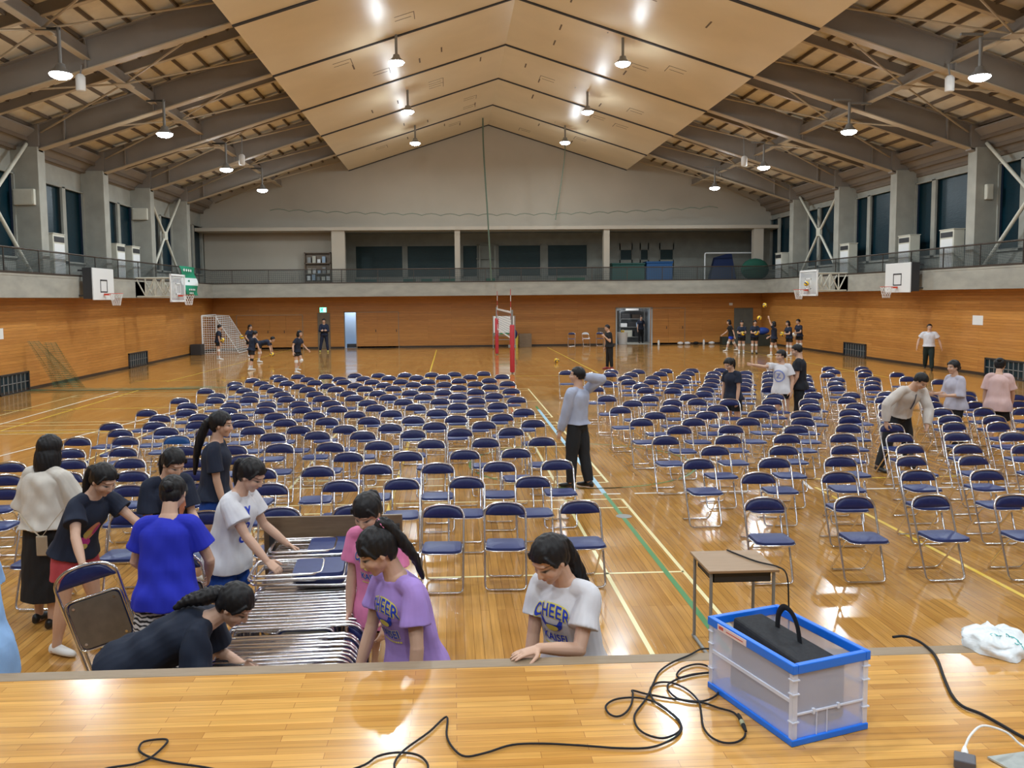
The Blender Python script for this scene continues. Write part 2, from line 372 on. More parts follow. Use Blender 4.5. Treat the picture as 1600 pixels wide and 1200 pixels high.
for k, fy in enumerate(FY):
    mb = MB()
    for s in (-1, 1):
        e = 15.2 if s > 0 else 15.2
        sloped(mb, s, 0, 15.6, fy-.02, fy+.02, .03, .80, 0)
        sloped(mb, s, 0, 15.35, fy-.15, fy+.15, 0, .035, 1); sloped(mb, s, 0, 15.6, fy-.15, fy+.15, .79, .82, 0)
        for xx in (11.58, 14.4): sloped(mb, s, xx-.02, xx+.02, fy-.13, fy+.13, .03, .79, 0)
        # knee over the column
        sloped(mb, s, 15.2, 16.1, fy-.15, fy+.15, -.05, .8, 0)
    struct('roof_beam', mb, [M['beam'], M['flange']])
    mb = MB(); ym = fy+2.47
    if ym < YB:
        for s in (-1, 1):
            sloped(mb, s, 7.9, 16.3, ym-.015, ym+.015, .58, .88, 0); sloped(mb, s, 7.9, 16.3, ym-.07, ym+.07, .565, .585, 1)
        struct('roof_rafter', mb, [M['beam'], M['flange']])
    # centre ceiling panels, one bay at a time, with a black strip painting the gap's shade at each beam
    y1 = FY[k+1] if k+1 < len(FY) else YB
    mb = MB()
    for s in (-1, 1): sloped(mb, s, 0, 7.8, fy-.005, y1-.005, -.05, .0)
    pn = struct('ceiling_panel', mb, M['panel'])
    mb = MB()
    for s in (-1, 1): sloped(mb, s, 0, 7.8, y1-.13, y1-.0, -.085, -.045)
    struct('trim_%d' % (k+1), mb, M['gap'])
    rs = random.Random(k)
    if fy > 15:
        mb = MB()
        for s in (-1, 1):
            for q in range(5):
                dx = rs.choice([.9, 1.6, 3.2, 4.3, 5.4, 2.4]); yy = fy+rs.uniform(.6, 3.8)
                if q < 3:
                    sloped(mb, s, dx, dx+.05, yy, yy+.55, -.056, -.049)
                else:
                    sloped(mb, s, dx, dx+.6, yy, yy+.03, -.056, -.049); sloped(mb, s, dx, dx+.02, yy, yy+.7, -.056, -.049); sloped(mb, s, dx+.1, dx+.6, yy+.35, yy+.38, -.056, -.049)
        build('panel_slot', mb, M['purlin'], pn)
for s in (-1, 1):
    mb = MB()
    for y0, y1 in zip([YN]+FY, FY+[YB]):
        a, b = XC+s*15.3, XC+s*16.25
        mb.hexa([(a, y0+.05, zr(a)+.62), (b, y0+.05, 7.36), (b, y1-.05, 7.36), (a, y1-.05, zr(a)+.62), (a, y0+.05, zr(a)+.68), (b, y0+.05, 7.44), (b, y1-.05, 7.44), (a, y1-.05, zr(a)+.68)], 0)
        for q in (.25, .6, .9):
            x = a+(b-a)*q; z = (zr(a)+.62)*(1-q)+7.36*q; mb.box(x-.03, x+.03, y0+.05, y1-.05, z-.12, z, 1)
    struct('eave_soffit', mb, [M['beam'], M['purlin']])
# rope and scalloped drop of the net curtain in front of the gable
cb = MB(); cb.tube(smooth_path([(1.80, 45, 12.25), (1.81, 45, 10.9), (1.9, 45, 9), (2.01, 45, 7.04), (2.18, 45.2, 3.7)]), .045, 6)
tag(build('hanging_cord', cb, mat('green_cord', (.10, .14, .10), .8), smooth=True), 'thick dark green cord hanging down the gable wall near the centre', 'cord')
cb = MB(); cb.tube(smooth_path([(6.17, 45, 11.1), (6.14, 45, 10.2), (5.9, 45, 8.5), (5.64, 45, 6.9)]), .025, 6)
tag(build('hanging_cord', cb, bpy.data.materials['green_cord'], smooth=True), 'thin cord hanging down the gable wall right of the thick one', 'cord')
cb = MB(); pts = []
for i in range(24*4+1):
    x = -9.5+i*24/96*1.0; z = 7.15+.35*((x-2.2)/12)**2+.10*abs(math.sin(i*math.pi/4)); pts.append((x, 45.1, z))
cb.tube(pts, .018, 5)
tag(build('net_hem_cord', cb, bpy.data.materials['green_cord'], smooth=True), 'scalloped thin cord strung across the gable wall above the gallery', 'cord')
# ================================================================== LAMPS
M['lamp'] = mat('lamp_glow', (1, 1, 1), .5, emit=(.90, .96, 1), estr=60)
def make_lamp():
    r = thing('high_bay_lamp', (0, 0, 0), 'x', 'ceiling lamp')
    build('lamp_shade', MB().lathe([(.05, .26), (.10, .24), (.12, .16), (.22, .06), (.245, .03), (.24, .01)]), M['grey'], r, smooth=True)
    build('lens', MB().lathe([(.01, -.10), (.12, -.09), (.21, -.05), (.25, .0), (.24, .02)]), M['lamp'], r, smooth=True)
    sm_ = build('stem', MB().cyl((0, 0, 0), (0, 0, 1), .045, 8), M['grey'], r, smooth=True); sm_.location = (0, 0, .24)
    return r
lp0 = make_lamp(); first = True
LR = [(-8.9, 7.97, (-.8, 6.3, 13.2, 20.1, 27.1, 34.3, 40.7), 'left outer'), (-1.65, 10.3, (-.4, 6.4, 13.4, 20.4, 27.5, 34.6, 41.5), 'left inner'),
      (5.76, 10.42, (-.6, 6.6, 13.8, 20.9, 28.0, 35.2, 42.0), 'right inner'), (13.1, 8.08, (-1, 6.4, 13.4, 20.5, 27.3, 34.8, 41.3), 'right outer')]
ordn = ['nearest', 'second', 'third', 'fourth', 'fifth']
for x, z, ys, row in LR:
    vis = [y for y in ys if y > (26 if 'inner' in row else 19)]
    for y in ys:
        if y in vis: lab = 'white round lamp of the %s row, %s from the camera' % (row, ordn[vis.index(y)])
        else: lab = 'white round lamp of the %s row, out of the picture' % row
        if y < 19 or (y < 26 and 'inner' in row): pass
        r = lp0 if first else copy_tree(lp0)
        first = False
        for c in r.children:
            if c.name.startswith('stem'): c.scale = (1, 1, (zr(x)-.05-z-.24) if 'inner' in row else (zr(XC+11.58)+.29-z-.24))
        if 'outer' in row:
            xs_ = (XC-11.58 if x < XC else XC+11.58)-x; zz = zr(XC+11.58)+.25-z
            build('mounting_arm', MB().box(min(0, xs_)-.04, max(0, xs_)+.04, -.035, .035, zz-.03, zz+.03), M['grey'], r)
        r.location = (x, y, z); tag(r, lab, 'ceiling lamp', 'high bay lamps under the roof')
        ld = bpy.data.lights.new('lamp_light', 'AREA'); ld.shape = 'DISK'; ld.size = .46; ld.energy = LAMP_W; ld.color = (.78, .91, 1)
        lo = bpy.data.objects.new('lamp_light', ld); COL.objects.link(lo); lo.parent = r; lo.location = (0, 0, -.12)
        ld = bpy.data.lights.new('lamp_glow', 'POINT'); ld.energy = LAMP_UP; ld.color = (.78, .91, 1); ld.shadow_soft_size = .15
        lo = bpy.data.objects.new('lamp_glow', ld); COL.objects.link(lo); lo.parent = r; lo.location = (0, 0, -.30)
# stage border light above the camera side
for x in (-3.5, 0.5, 4.5):
    ld = bpy.data.lights.new('stage_light', 'AREA'); ld.shape = 'RECTANGLE'; ld.size = 3; ld.size_y = .4; ld.energy = STAGE_W; ld.color = (.80, .90, 1)
    lo = bpy.data.objects.new('stage_light', ld); COL.objects.link(lo); lo.location = (x, -.6, 6.5)
ROWS_L = [
 [(-3.74,7.65),(-3.04,7.79),(-2.33,7.75),(-1.66,7.83),(-0.97,7.86),(-0.11,7.8),(0.49,7.85),(1.23,7.85)],
 [(-4.78,8.92),(-4.06,8.95),(-3.49,8.95),(-2.76,8.98),(-1.98,8.89),(-1.24,8.97),(-0.57,9.02),(0.14,9.03),(0.88,9.0)],
 [(-5.16,9.64),(-4.51,9.72),(-3.75,9.72),(-3.05,9.71),(-2.28,9.73),(-1.61,9.79),(-0.93,9.86),(-0.19,9.85),(0.55,9.87),(1.27,9.92)],
 [(-5.5,10.41),(-4.81,10.53),(-4.08,10.52),(-3.33,10.48),(-2.68,10.62),(-1.36,10.67),(-0.59,10.66),(0.15,10.69),(0.83,10.73)],
 [(-5.16,11.3),(-4.48,11.33),(-3.67,11.34),(-3.01,11.34),(-2.39,11.42),(-1.71,11.45),(-1.04,11.5),(-0.31,11.55),(0.46,11.59),(1.26,11.59)],
 [(-5.5,12.28),(-4.8,12.26),(-4.06,12.27),(-2.68,12.36),(-2.04,12.46),(-1.35,12.4),(-0.6,12.45),(0.11,12.51),(0.89,12.51)],
 [(-5.16,12.99),(-4.49,13.1),(-3.82,13.02),(-3.13,13.03),(-2.42,13.03),(-1.7,13.03),(-1.0,13.12),(-0.29,13.21),(0.5,13.21),(1.3,13.29)],
 [(-5.58,13.7),(-4.89,13.74),(-4.2,13.76),(-3.47,13.78),(-2.79,13.83),(-2.11,13.9),(-1.41,13.9),(-0.67,13.92),(0.06,13.95),(0.85,14.05)],
 [(-5.1,14.58),(-4.43,14.63),(-3.77,14.6),(-3.11,14.6),(-2.44,14.64),(-1.73,14.7),(-1.09,14.75),(-0.28,14.76),(0.44,14.73),(1.27,14.68)],
 [(-5.59,15.33),(-4.87,15.32),(-4.16,15.42),(-3.48,15.43),(-2.79,15.42),(-2.15,15.46),(-1.44,15.52),(-0.7,15.55),(0.1,15.57),(0.85,15.6)],
 [(-5.15,16.28),(-4.3,16.22),(-3.63,16.28),(-3.0,16.28),(-2.37,16.29),(-1.66,16.33),(-0.97,16.41),(-0.25,16.44),(0.47,16.45),(1.29,16.48)],
 [(-5.57,17.15),(-4.86,17.11),(-4.18,17.16),(-3.41,17.13),(-2.69,17.14),(-2.02,17.17),(-1.33,17.19),(-0.61,17.22),(0.11,17.22),(0.87,17.22)],
 [(-5.04,17.92),(-4.35,17.99),(-3.66,17.98),(-2.96,17.98),(-2.25,17.99),(-1.61,17.98),(-0.91,18.0),(-0.2,17.98),(0.51,18.02),(1.29,18.07)],
 [(-5.57,18.96),(-4.71,18.94),(-4.01,18.9),(-3.28,18.95),(-2.64,18.92),(-1.99,18.97),(-1.34,18.94),(-0.59,18.89),(0.14,18.92),(0.87,18.95)],
 [(-5.05,19.62),(-4.34,19.63),(-3.6,19.65),(-2.93,19.69),(-2.29,19.71),(-1.61,19.7),(-0.93,19.74),(-0.19,19.69),(0.55,19.72),(1.31,19.67)],
 [(-5.3,20.44),(-4.67,20.5),(-4.04,20.45),(-3.38,20.55),(-2.67,20.55),(-1.97,20.51),(-1.27,20.49),(-0.61,20.46),(0.17,20.49),(0.92,20.48)],
 [(-5.08,21.34),(-4.37,21.41),(-3.7,21.37),(-2.88,21.36),(-2.27,21.38),(-1.63,21.48),(-0.92,21.48),(-0.23,21.49),(0.46,21.45),(1.29,21.44)],
 [(-4.63,22.14),(-4.09,22.24),(-3.34,22.13),(-2.6,22.29),(-1.97,22.27),(-1.26,22.28),(-0.54,22.26),(0.06,22.31),(0.85,22.38)],
]
ROWS_R = [
 [(3.04,7.82),(3.93,7.8),(4.71,7.8),(5.51,7.74)],
 [(3.41,8.97),(4.31,8.93),(5.23,8.95),(6.0,8.9)],
 [(2.99,9.81),(3.91,9.79),(4.73,9.79),(5.61,9.75),(6.38,9.73)],
 [(3.46,10.65),(4.35,10.59),(5.17,10.57),(6.04,10.54),(6.77,10.47),(7.5,10.39)],
 [(3.02,11.5),(3.91,11.47),(4.75,11.46),(5.56,11.44),(6.36,11.39),(7.21,11.41),(7.98,11.33)],
 [(3.46,12.4),(4.25,12.38),(5.23,12.28),(6.05,12.31),(6.72,12.27),(7.73,12.32),(8.39,12.25)],
 [(3.07,13.23),(3.91,13.16),(4.79,13.11),(5.64,13.01),(6.49,13.14),(8.11,13.05),(8.77,12.93)],
 [(3.47,13.97),(4.36,13.93),(5.26,13.92),(5.96,13.81),(6.88,13.96),(7.54,13.88),(8.46,13.87),(9.2,13.84),(9.84,13.76)],
 [(3.03,14.74),(3.94,14.77),(4.8,14.73),(5.67,14.65),(6.51,14.69),(7.35,14.7),(7.98,14.74),(8.81,14.7),(9.58,14.66),(10.4,14.68)],
 [(3.44,15.64),(4.22,15.65),(4.73,15.73),(5.31,15.6),(6.15,15.62),(6.82,15.48),(7.62,15.59),(8.36,15.6),(9.26,15.61),(10.0,15.59),(11.03,15.65)],
 [(3.1,16.45),(3.94,16.37),(4.78,16.49),(5.22,16.95),(5.69,16.33),(6.51,16.36),(7.33,16.46),(8.08,16.37),(8.84,16.41),(9.69,16.37),(10.43,16.28)],
 [(4.21,17.81),(4.76,17.64),(5.5,17.72),(6.33,17.8),(6.88,17.6),(7.7,17.62),(8.4,17.68),(9.21,17.69),(10.94,17.42)],
 [(3.17,18.22),(4.3,18.66),(5.06,18.59),(5.88,18.62),(6.65,18.6),(7.24,18.52),(8.06,18.49),(8.78,18.57),(9.63,18.54),(11.3,18.67)],
 [(3.63,19.51),(4.22,19.58),(4.74,19.54),(5.48,19.53),(6.23,19.58),(6.98,19.48),(7.6,19.48),(8.5,19.55),(9.23,19.45),(10.1,19.42),(10.94,19.4)],
 [(4.34,20.56),(5.03,20.52),(5.82,20.56),(6.58,20.66),(7.33,20.44),(8.01,20.55),(8.81,20.33),(9.54,20.61),(10.46,20.52),(11.29,20.5)],
 [(3.64,21.5),(4.14,21.58),(4.67,21.45),(5.47,21.56),(6.21,21.57),(6.89,21.51),(7.73,21.5),(8.32,21.34),(10.09,21.5),(10.92,21.42)],
 [(3.09,22.33),(4.34,22.44),(5.05,22.33),(5.84,22.4),(6.56,22.42),(7.35,22.37),(10.41,22.45),(11.28,22.32)],
]
BLUE = (-4.06,12.27)
CA = [(1.23, 3.86), (1.183, 3.859), (1.105, 3.794), (1.005, 3.722), (0.924, 3.634), (0.875, 3.536), (0.835, 3.448), (0.792, 3.364), (0.728, 3.256), (0.713, 3.171), (0.732, 3.105), (0.784, 3.066), (0.834, 3.081), (0.879, 3.123), (0.895, 3.197), (0.874, 3.267), (0.843, 3.34), (0.792, 3.385), (0.733, 3.398), (0.668, 3.383), (0.623, 3.334), (0.622, 3.273), (0.65, 3.242), (0.691, 3.269), (0.73, 3.337), (0.758, 3.431), (0.762, 3.461), (0.803, 3.433), (0.84, 3.412), (0.895, 3.384), (0.951, 3.364), (1.012, 3.345), (1.062, 3.357), (1.119, 3.407), (1.159, 3.505), (1.172, 3.623), (1.148, 3.687), (1.1, 3.696), (1.033, 3.657), (0.994, 3.598), (1.002, 3.568), (1.057, 3.588), (1.111, 3.603), (1.15, 3.606)]
CB1 = [(-0.297, 3.006), (-0.227, 3.028), (-0.154, 3.01), (-0.117, 2.964), (-0.108, 2.909), (-0.148, 2.875), (-0.207, 2.895), (-0.231, 2.946), (-0.203, 3.039), (-0.11, 3.169), (-0.041, 3.285), (-0.04, 3.14), (-0.015, 3.045), (0.03, 2.985), (0.11, 3.006), (0.21, 3.054), (0.332, 3.055), (0.453, 3.036), (0.524, 3.022), (0.604, 3.006), (0.703, 2.999), (0.771, 3.018), (0.848, 3.073), (0.887, 3.133), (0.889, 3.199), (0.866, 3.279), (0.833, 3.363), (0.837, 3.449), (0.861, 3.501), (0.9, 3.529), (0.951, 3.52), (0.992, 3.471), (1.014, 3.402), (1.017, 3.329), (0.995, 3.228), (0.975, 3.138), (0.981, 3.065), (1.014, 3.02), (1.062, 3.017), (1.105, 3.047), (1.123, 3.079)]
CB2 = [(1.14, 3.21), (1.129, 3.25), (1.081, 3.288), (1.034, 3.333), (0.977, 3.347), (0.935, 3.381), (0.918, 3.453), (0.933, 3.509), (0.989, 3.557), (1.059, 3.594), (1.152, 3.612)]
CC = [(-1.313, 2.973), (-1.264, 2.994), (-1.19, 3.011), (-1.146, 3.051), (-1.124, 3.126), (-1.123, 3.172), (-1.156, 3.183), (-1.212, 3.168), (-1.214, 3.122), (-1.189, 3.085), (-1.132, 3.046), (-1.05, 3.01), (-0.923, 2.973), (-0.77, 2.914), (-0.555, 2.86), (-0.36, 2.937)]
CD = [(2.174, 3.935), (2.234, 3.941), (2.27, 3.889), (2.274, 3.786), (2.241, 3.664), (2.165, 3.488), (2.103, 3.327), (2.091, 3.23), (2.126, 3.168), (2.149, 3.084), (2.174, 2.98), (2.226, 2.88)]
# ================================================================== COURT MARKINGS
def lines(name, col, segs, z=.0015, wd=.05):
    m = mat(name+'_paint', col, .3); mb = MB()
    for (x0, y0, x1, y1) in segs:
        d = Vector((x1-x0, y1-y0, 0)); n = Vector((-d.y, d.x, 0)).normalized()*wd/2
        mb.add([(x0-n.x, y0-n.y, z), (x1-n.x, y1-n.y, z), (x1+n.x, y1+n.y, z), (x0+n.x, y0+n.y, z)], [(0, 1, 2, 3) if True else 0])
    o = build(name, mb, m); o['kind'] = 'structure'; return o
cream = []
for y1 in (11.15, 19.3-1.0, 25.15):
    pass
for ya in (5.05, 12.19, 19.03):
    yb = ya+6.1
    cream += [(2.3, ya, 2.3, yb), (1.52, ya, 1.52, yb), (-11.1, ya, 2.3, ya), (-11.1, yb, 2.3, yb), (-11.1, ya+.46, 2.3, ya+.46), (-11.1, yb-.46, 2.3, yb-.46), (-11.1, ya, -11.1, yb), (-10.3, ya, -10.3, yb), (-6.4, ya, -6.4, yb), (-2.4, ya, -2.4, yb), (-2.4, (ya+yb)/2, 2.3, (ya+yb)/2)]
lines('badminton_line', (.80, .72, .38), cream, .0012, .04)
lines('white_line', (.85, .82, .75), [(x, 11.45, x+.42, 11.45) for x in [1.3+i*.62 for i in range(6)]]+[(5.2, 11.45, 17, 11.3), (-9.7, 8, -6.68, 22.4), (-10.3, 18.1, -10.25, 26), (5.1, 11.5, 5.25, 12.4)], .0016)
lines('yellow_line', (.80, .55, .06), [(5.17, 3.9, 5.2, 11.6), (5.2, 12.13, 17, 12.13), (-.86, 8, -.82, 45), (-9.78, 29, -8.9, 47), (-9.75, 17.6, -9.75, 26.3), (5.3, 30, 5.3, 46), (-11.5, 18.05, 2, 17.9), (-11.5, 21.8, -6, 21.9), (-11, 29.3, 15, 29.3), (14.5, 27, 14.5, 44)], .0020, .05)
lines('green_line', (.03, .22, .05), [(2.12, 3.9, 2.12, 11.5), (2.12, 20.4, 2.12, 21)], .0024, .055)
lines('pale_blue_line', (.35, .60, .75), [(2.12, 11.5, 2.12, 20.4)], .0024, .07)
gc = []
for i in range(24):
    a0, a1 = [math.radians(-100+k*200/24) for k in (i, i+1)]
    gc.append((2.12+1.85*math.cos(a0)-.0, 13.65+1.85*math.sin(a0), 2.12+1.85*math.cos(a1), 13.65+1.85*math.sin(a1)))
    gc.append((2.12-1.85*math.cos(a0)-.0, 13.65+1.85*math.sin(a0), 2.12-1.85*math.cos(a1), 13.65+1.85*math.sin(a1)))
lines('green_circle', (.10, .22, .05), gc, .0028, .04)
mb = MB(); mb.lathe([(.10, .0005), (.10, .003), (.02, .003)], (2.14, 10.25, 0), 20)
fc = struct('floor_socket_cover', mb, M['grey'])
# ================================================================== FOLDING CHAIRS
def make_chair(padm, label):
    r = thing('folding_chair', (0, 0, 0), label, 'chair')
    fr = fillet([(-.20, -.18, .013), (.20, -.18, .013)], .0, False, 1)
    loop = [(-.195, -.18, .013), (.195, -.18, .013), (.20, .095, .69), (.165, .108, .752), (.08, .113, .776), (0, .115, .782), (-.08, .113, .776), (-.165, .108, .752), (-.20, .095, .69)]
    build('front_frame', MB().tube(fillet(loop, .045, True, 3), .0115, 7, closed=True), M['chrome'], r, smooth=True, auto=80)
    loop = [(-.175, .21, .013), (.175, .21, .013), (.172, -.13, .405), (-.172, -.13, .405)]
    rf = MB().tube(fillet(loop, .045, True, 3), .0105, 7, closed=True); rf.cyl((-.19, -.03, .385), (.19, -.03, .385), .007, 6)
    build('rear_leg_frame', rf, M['chrome'], r, smooth=True, auto=80)
    st = MB()
    def outline(e):
        return fillet([(-.18+e, .055-e, 0), (-.185+e, -.25, 0), (-.13, -.295+e, 0), (.13, -.295+e, 0), (.185-e, -.25, 0), (.18-e, .055-e, 0)], .05, True, 3)
    vs = []; n = 0
    for e, z in ((.004, .418), (0, .43), (.006, .444), (.05, .452)):
        o_ = outline(e); n = len(o_); vs += [(p.x, p.y, z+.012*(-p.y-.1)) for p in o_]
    fs = [tuple(range(n))[::-1], tuple(range(3*n, 4*n))]+[(i*n+j, i*n+(j+1) % n, (i+1)*n+(j+1) % n, (i+1)*n+j) for i in range(3) for j in range(n)]
    st.add(vs, fs); build('seat', st, M['seatblue'], r, smooth=True)
    rim = outline(-.004); build('seat_rim', MB().tube([(p.x, p.y, .416+.012*(-p.y-.1)) for p in rim], .0075, 6, closed=True), M['chrome'], r, smooth=True, auto=80)
    pd = MB(); nu, nv = 13, 6; vs = []; W = .197
    for i in range(nu):
        u = -1+2*i/(nu-1); h = max(.014, .122*(1-abs(u)**2.6)**.62); zb = .652+.012*u*u; yc = .093+.02*(1-u*u)
        for j in range(nv*2):
            a = 2*math.pi*j/(nv*2); th = .017*(1-.6*u**4)
            vs.append((W*u, yc-th*math.cos(a)+.02*(math.sin(a)*.5), zb+h/2+h/2*math.sin(a)*(1+.0)))
    k = nv*2; pd.add(vs, [tuple(range(k)), tuple(range((nu-1)*k, nu*k))[::-1]]+[(i*k+j, (i+1)*k+j, (i+1)*k+(j+1) % k, i*k+(j+1) % k) for i in range(nu-1) for j in range(k)])
    build('backrest', pd, padm, r, smooth=True, auto=70)
    return r
ORD = ['first', 'second', 'third', 'fourth', 'fifth', 'sixth', 'seventh', 'eighth', 'ninth', 'tenth', 'eleventh', 'twelfth', 'thirteenth', 'fourteenth', 'fifteenth', 'sixteenth', 'seventeenth', 'eighteenth']
ch0 = make_chair(M['navy'], ''); used = False
bl0 = make_chair(M['bluepad'], '')
rc = random.Random(3)
for side, rows in (('left', ROWS_L), ('right', ROWS_R)):
    for ri, row in enumerate(rows):
        for ci, (x, y) in enumerate(row):

            if (x, y) == BLUE: r = bl0
            elif not used: r = ch0; used = True
            else: r = copy_tree(ch0)
            r.location = (x, y, 0); r.rotation_euler = (0, 0, math.radians(rc.uniform(-3.5, 3.5)))
            lab = ('bright blue chair' if r is bl0 else 'navy folding chair')+', %s from left in the %s row from stage, %s block' % (ORD[ci], ORD[ri], side)
            tag(r, lab, 'chair', 'navy folding chairs set out in rows, %s block' % side)
# ================================================================== FOLDED CHAIRS ON THE TROLLEY AND IN HANDS
def make_folded(label):
    """lies along +X (length .88), breadth along Z (.41), thickness along Y"""
    r = thing('folded_chair', (0, 0, 0), label, 'chair')
    fl_ = [(0, 0, .012), (.80, 0, .0), (.86, 0, .08), (.875, 0, .205), (.86, 0, .33), (.80, 0, .41), (0, 0, .398)]
    build('front_frame', MB().tube(fillet(fl_, .06, True, 3), .0115, 7, closed=True), M['chrome'], r, smooth=True, auto=80)
    rl_ = [(.02, .024, .03), (.50, .024, .03), (.50, .024, .38), (.02, .024, .38)]
    build('rear_leg_frame', MB().tube(fillet(rl_, .06, True, 3), .0105, 7, closed=True), M['chrome'], r, smooth=True, auto=80)
    def plate(x0, x1, z0, z1, y0, y1, rr):
        o_ = fillet([(x0, 0, z0), (x1, 0, z0), (x1, 0, z1), (x0, 0, z1)], rr, True, 3); n = len(o_)
        mb = MB(); mb.add([(p.x, y0, p.z) for p in o_]+[(p.x, y1, p.z) for p in o_], [tuple(range(n)), tuple(range(n, 2*n))[::-1]]+[(j, n+j, n+(j+1) % n, (j+1) % n) for j in range(n)]); return mb
    build('seat', plate(.30, .65, .025, .385, .004, .030, .05), M['seatblue'], r, smooth=True, auto=40)
    pn_ = plate(.31, .64, .035, .375, -.012, .006, .05)
    for zz in (.07, .34):
        for xx in (.345, .605): pn_.cyl((xx, -.018, zz), (xx, -.008, zz), .010, 8, mi=1)
    build('seat_pan', pn_, [M['pan'], M['chrome']], r, smooth=True, auto=40)
    rim = fillet([(.295, -.006, .018), (.655, -.006, .018), (.655, -.006, .392), (.295, -.006, .392)], .05, True, 3)
    build('seat_rim', MB().tube(rim, .0085, 6, closed=True), M['chrome'], r, smooth=True, auto=80)
    pd = MB(); k = 10; vs = []; nu = 11
    for i in range(nu):
        u = -1+2*i/(nu-1); h = max(.014, .122*(1-abs(u)**2.6)**.62)
        for j in range(k):
            a = 2*math.pi*j/k; vs.append((.745+h/2+h/2*math.sin(a), .005+.016*math.cos(a), .205+.19*u))
    pd.add(vs, [tuple(range(k))[::-1], tuple(range((nu-1)*k, nu*k))]+[(i*k+j, i*k+(j+1) % k, (i+1)*k+(j+1) % k, (i+1)*k+j) for i in range(nu-1) for j in range(k)])
    build('backrest', pd, M['navy'], r, smooth=True, auto=70)
    return r
fo0 = make_folded('')
TX0, TX1 = -1.44, -.60
nst = 34
for i in range(nst):
    r = fo0 if i == 0 else copy_tree(fo0)
    y = 4.62+i*.056
    low = i < 9
    x = TX0+.02+rc.uniform(-.012, .012)-(.0 if not low else .02); z = .305+rc.uniform(-.004, .004)-(.035 if low else 0)
    r.location = (x, y, z); r.rotation_euler = (math.radians(rc.uniform(-.5, .5)-4), 0, math.radians(rc.uniform(-.6, .6)))
    o = ORD[i] if i < 18 else (ORD[nst-1-i]+' from far end' if nst-1-i < 16 else 'middle')
    lab = 'folded chair standing on its side on the trolley, %s%s' % (o if i >= 18 else o+' from stage end', '')
    tag(r, lab, 'chair', 'folded chairs packed on the trolley')
for k, (x, y, z, lab) in enumerate([(-1.45, 6.62, .745, 'folded chair lying flat on the trolley load at the headboard, lowest of three'), (-1.40, 6.60, .795, 'folded chair lying flat on the trolley load at the headboard, middle of three'), (-1.43, 6.58, .845, 'folded chair lying flat on the trolley load at the headboard, topmost with blue seat up'), (-1.42, 6.16, .775, 'folded chair lying flat on the trolley load nearer the stage, lower of two'), (-1.46, 6.10, .825, 'folded chair lying flat on the trolley load nearer the stage, blue seat up')]):
    r = copy_tree(fo0); r.location = (x, y, z); r.rotation_euler = (math.radians(90), 0, math.radians((2, -1, 3, -2, 4)[k])); r.scale = (1, 1, 1); tag(r, lab, 'chair', 'folded chairs lying flat on the load')
# held chairs (seat pan towards the camera)
def held(loc, rot, lab):
    r = copy_tree(fo0); r.location = loc
    r.rotation_euler = rot; tag(r, lab, 'chair', 'folded chairs being carried'); return r
HELD = [((-2.09, 5.70, .20), (math.radians(0), math.radians(-106), math.radians(8)), 'folded chair held upright by the girl in red shorts, its grey seat underside showing'),
        ((-1.72, 6.08, .08), (math.radians(0), math.radians(-100), math.radians(0)), 'second folded chair held upright, partly behind the girl in the bright blue shirt')]
for h in HELD: held(*h)
# trolley
tr = thing('chair_trolley', (0, 0, 0), 'long low trolley loaded with folded chairs, brown headboard at its far end', 'trolley')
mb = MB(); 
for x in (TX0+.06, TX1-.06): mb.box(x-.02, x+.02, 4.55, 6.66, .20, .24)
for y in (4.57, 5.3, 6.0, 6.62): mb.box(TX0+.04, TX1-.04, y-.02, y+.02, .20, .24)
build('deck_frame', mb, M['dark'], tr)
build('headboard', MB().box(-1.53, -.42, 6.66, 6.69, .30, 1.02), M['brownboard'], tr, bevel=.004)
for x in (-1.46, -.46):
    build('headboard_post', MB().box(x-.02, x+.02, 6.62, 6.66, .2, .95), M['dark'], tr)
for x in (TX0+.1, TX1-.1):
    for y in (4.7, 6.5):
        wv = build('wheel', MB().tube([(x-.02, y, .075), (x+.02, y, .075)], .075, 16), M['dark'], tr, smooth=True, auto=40)
        build('wheel_fork', MB().box(x-.03, x-.024, y-.02, y+.02, .07, .2).box(x+.024, x+.03, y-.02, y+.02, .07, .2), M['grey'], wv)
# ================================================================== SCHOOL DESK
dk_ = thing('school_desk', (2.17, 6.27, 0), 'small wooden desk with dark shelf standing behind the blue crate', 'desk')
build('desk_top', MB().box(-.27, .27, -.25, .25, .685, .705), mottled('desk_wood', (.36, .23, .13), (.30, .19, .10), 4, .4, (1, 8, 8)), dk_, bevel=.004)
build('book_shelf', MB().box(-.22, .22, -.20, .20, .60, .606).box(-.22, .22, .19, .2, .60, .685).box(-.22, -.214, -.2, .2, .6, .685).box(.214, .22, -.2, .2, .6, .685).box(-.22, .22, -.2, -.19, .60, .67), M['dark'], dk_)
for x in (-.24, .24):
    for y in (-.21, .21): build('leg', MB().tube([(x, y, 0), (x, y, .685)], .013, 8), M['grey'], dk_, smooth=True)
build('foot_rail', MB().tube([(-.24, -.24, .015), (-.24, .24, .015)], .014, 8).tube([(.24, -.24, .015), (.24, .24, .015)], .014, 8), M['grey'], dk_, smooth=True)
cb = MB(); cb.tube(smooth_path([(2.2, 6.51, .713), (2.24, 6.4, .713), (2.33, 6.2, .713), (2.44, 6.06, .714), (2.475, 5.98, .68), (2.49, 5.97, .5), (2.50, 6.0, .2), (2.45, 6.1, .012), (2.0, 5.8, .012), (1.9, 4.6, .012)]), .006, 6)
tag(build('cable', cb, M['black'], smooth=True), 'thin black cable draped across the small wooden desk and down its side', 'cable')
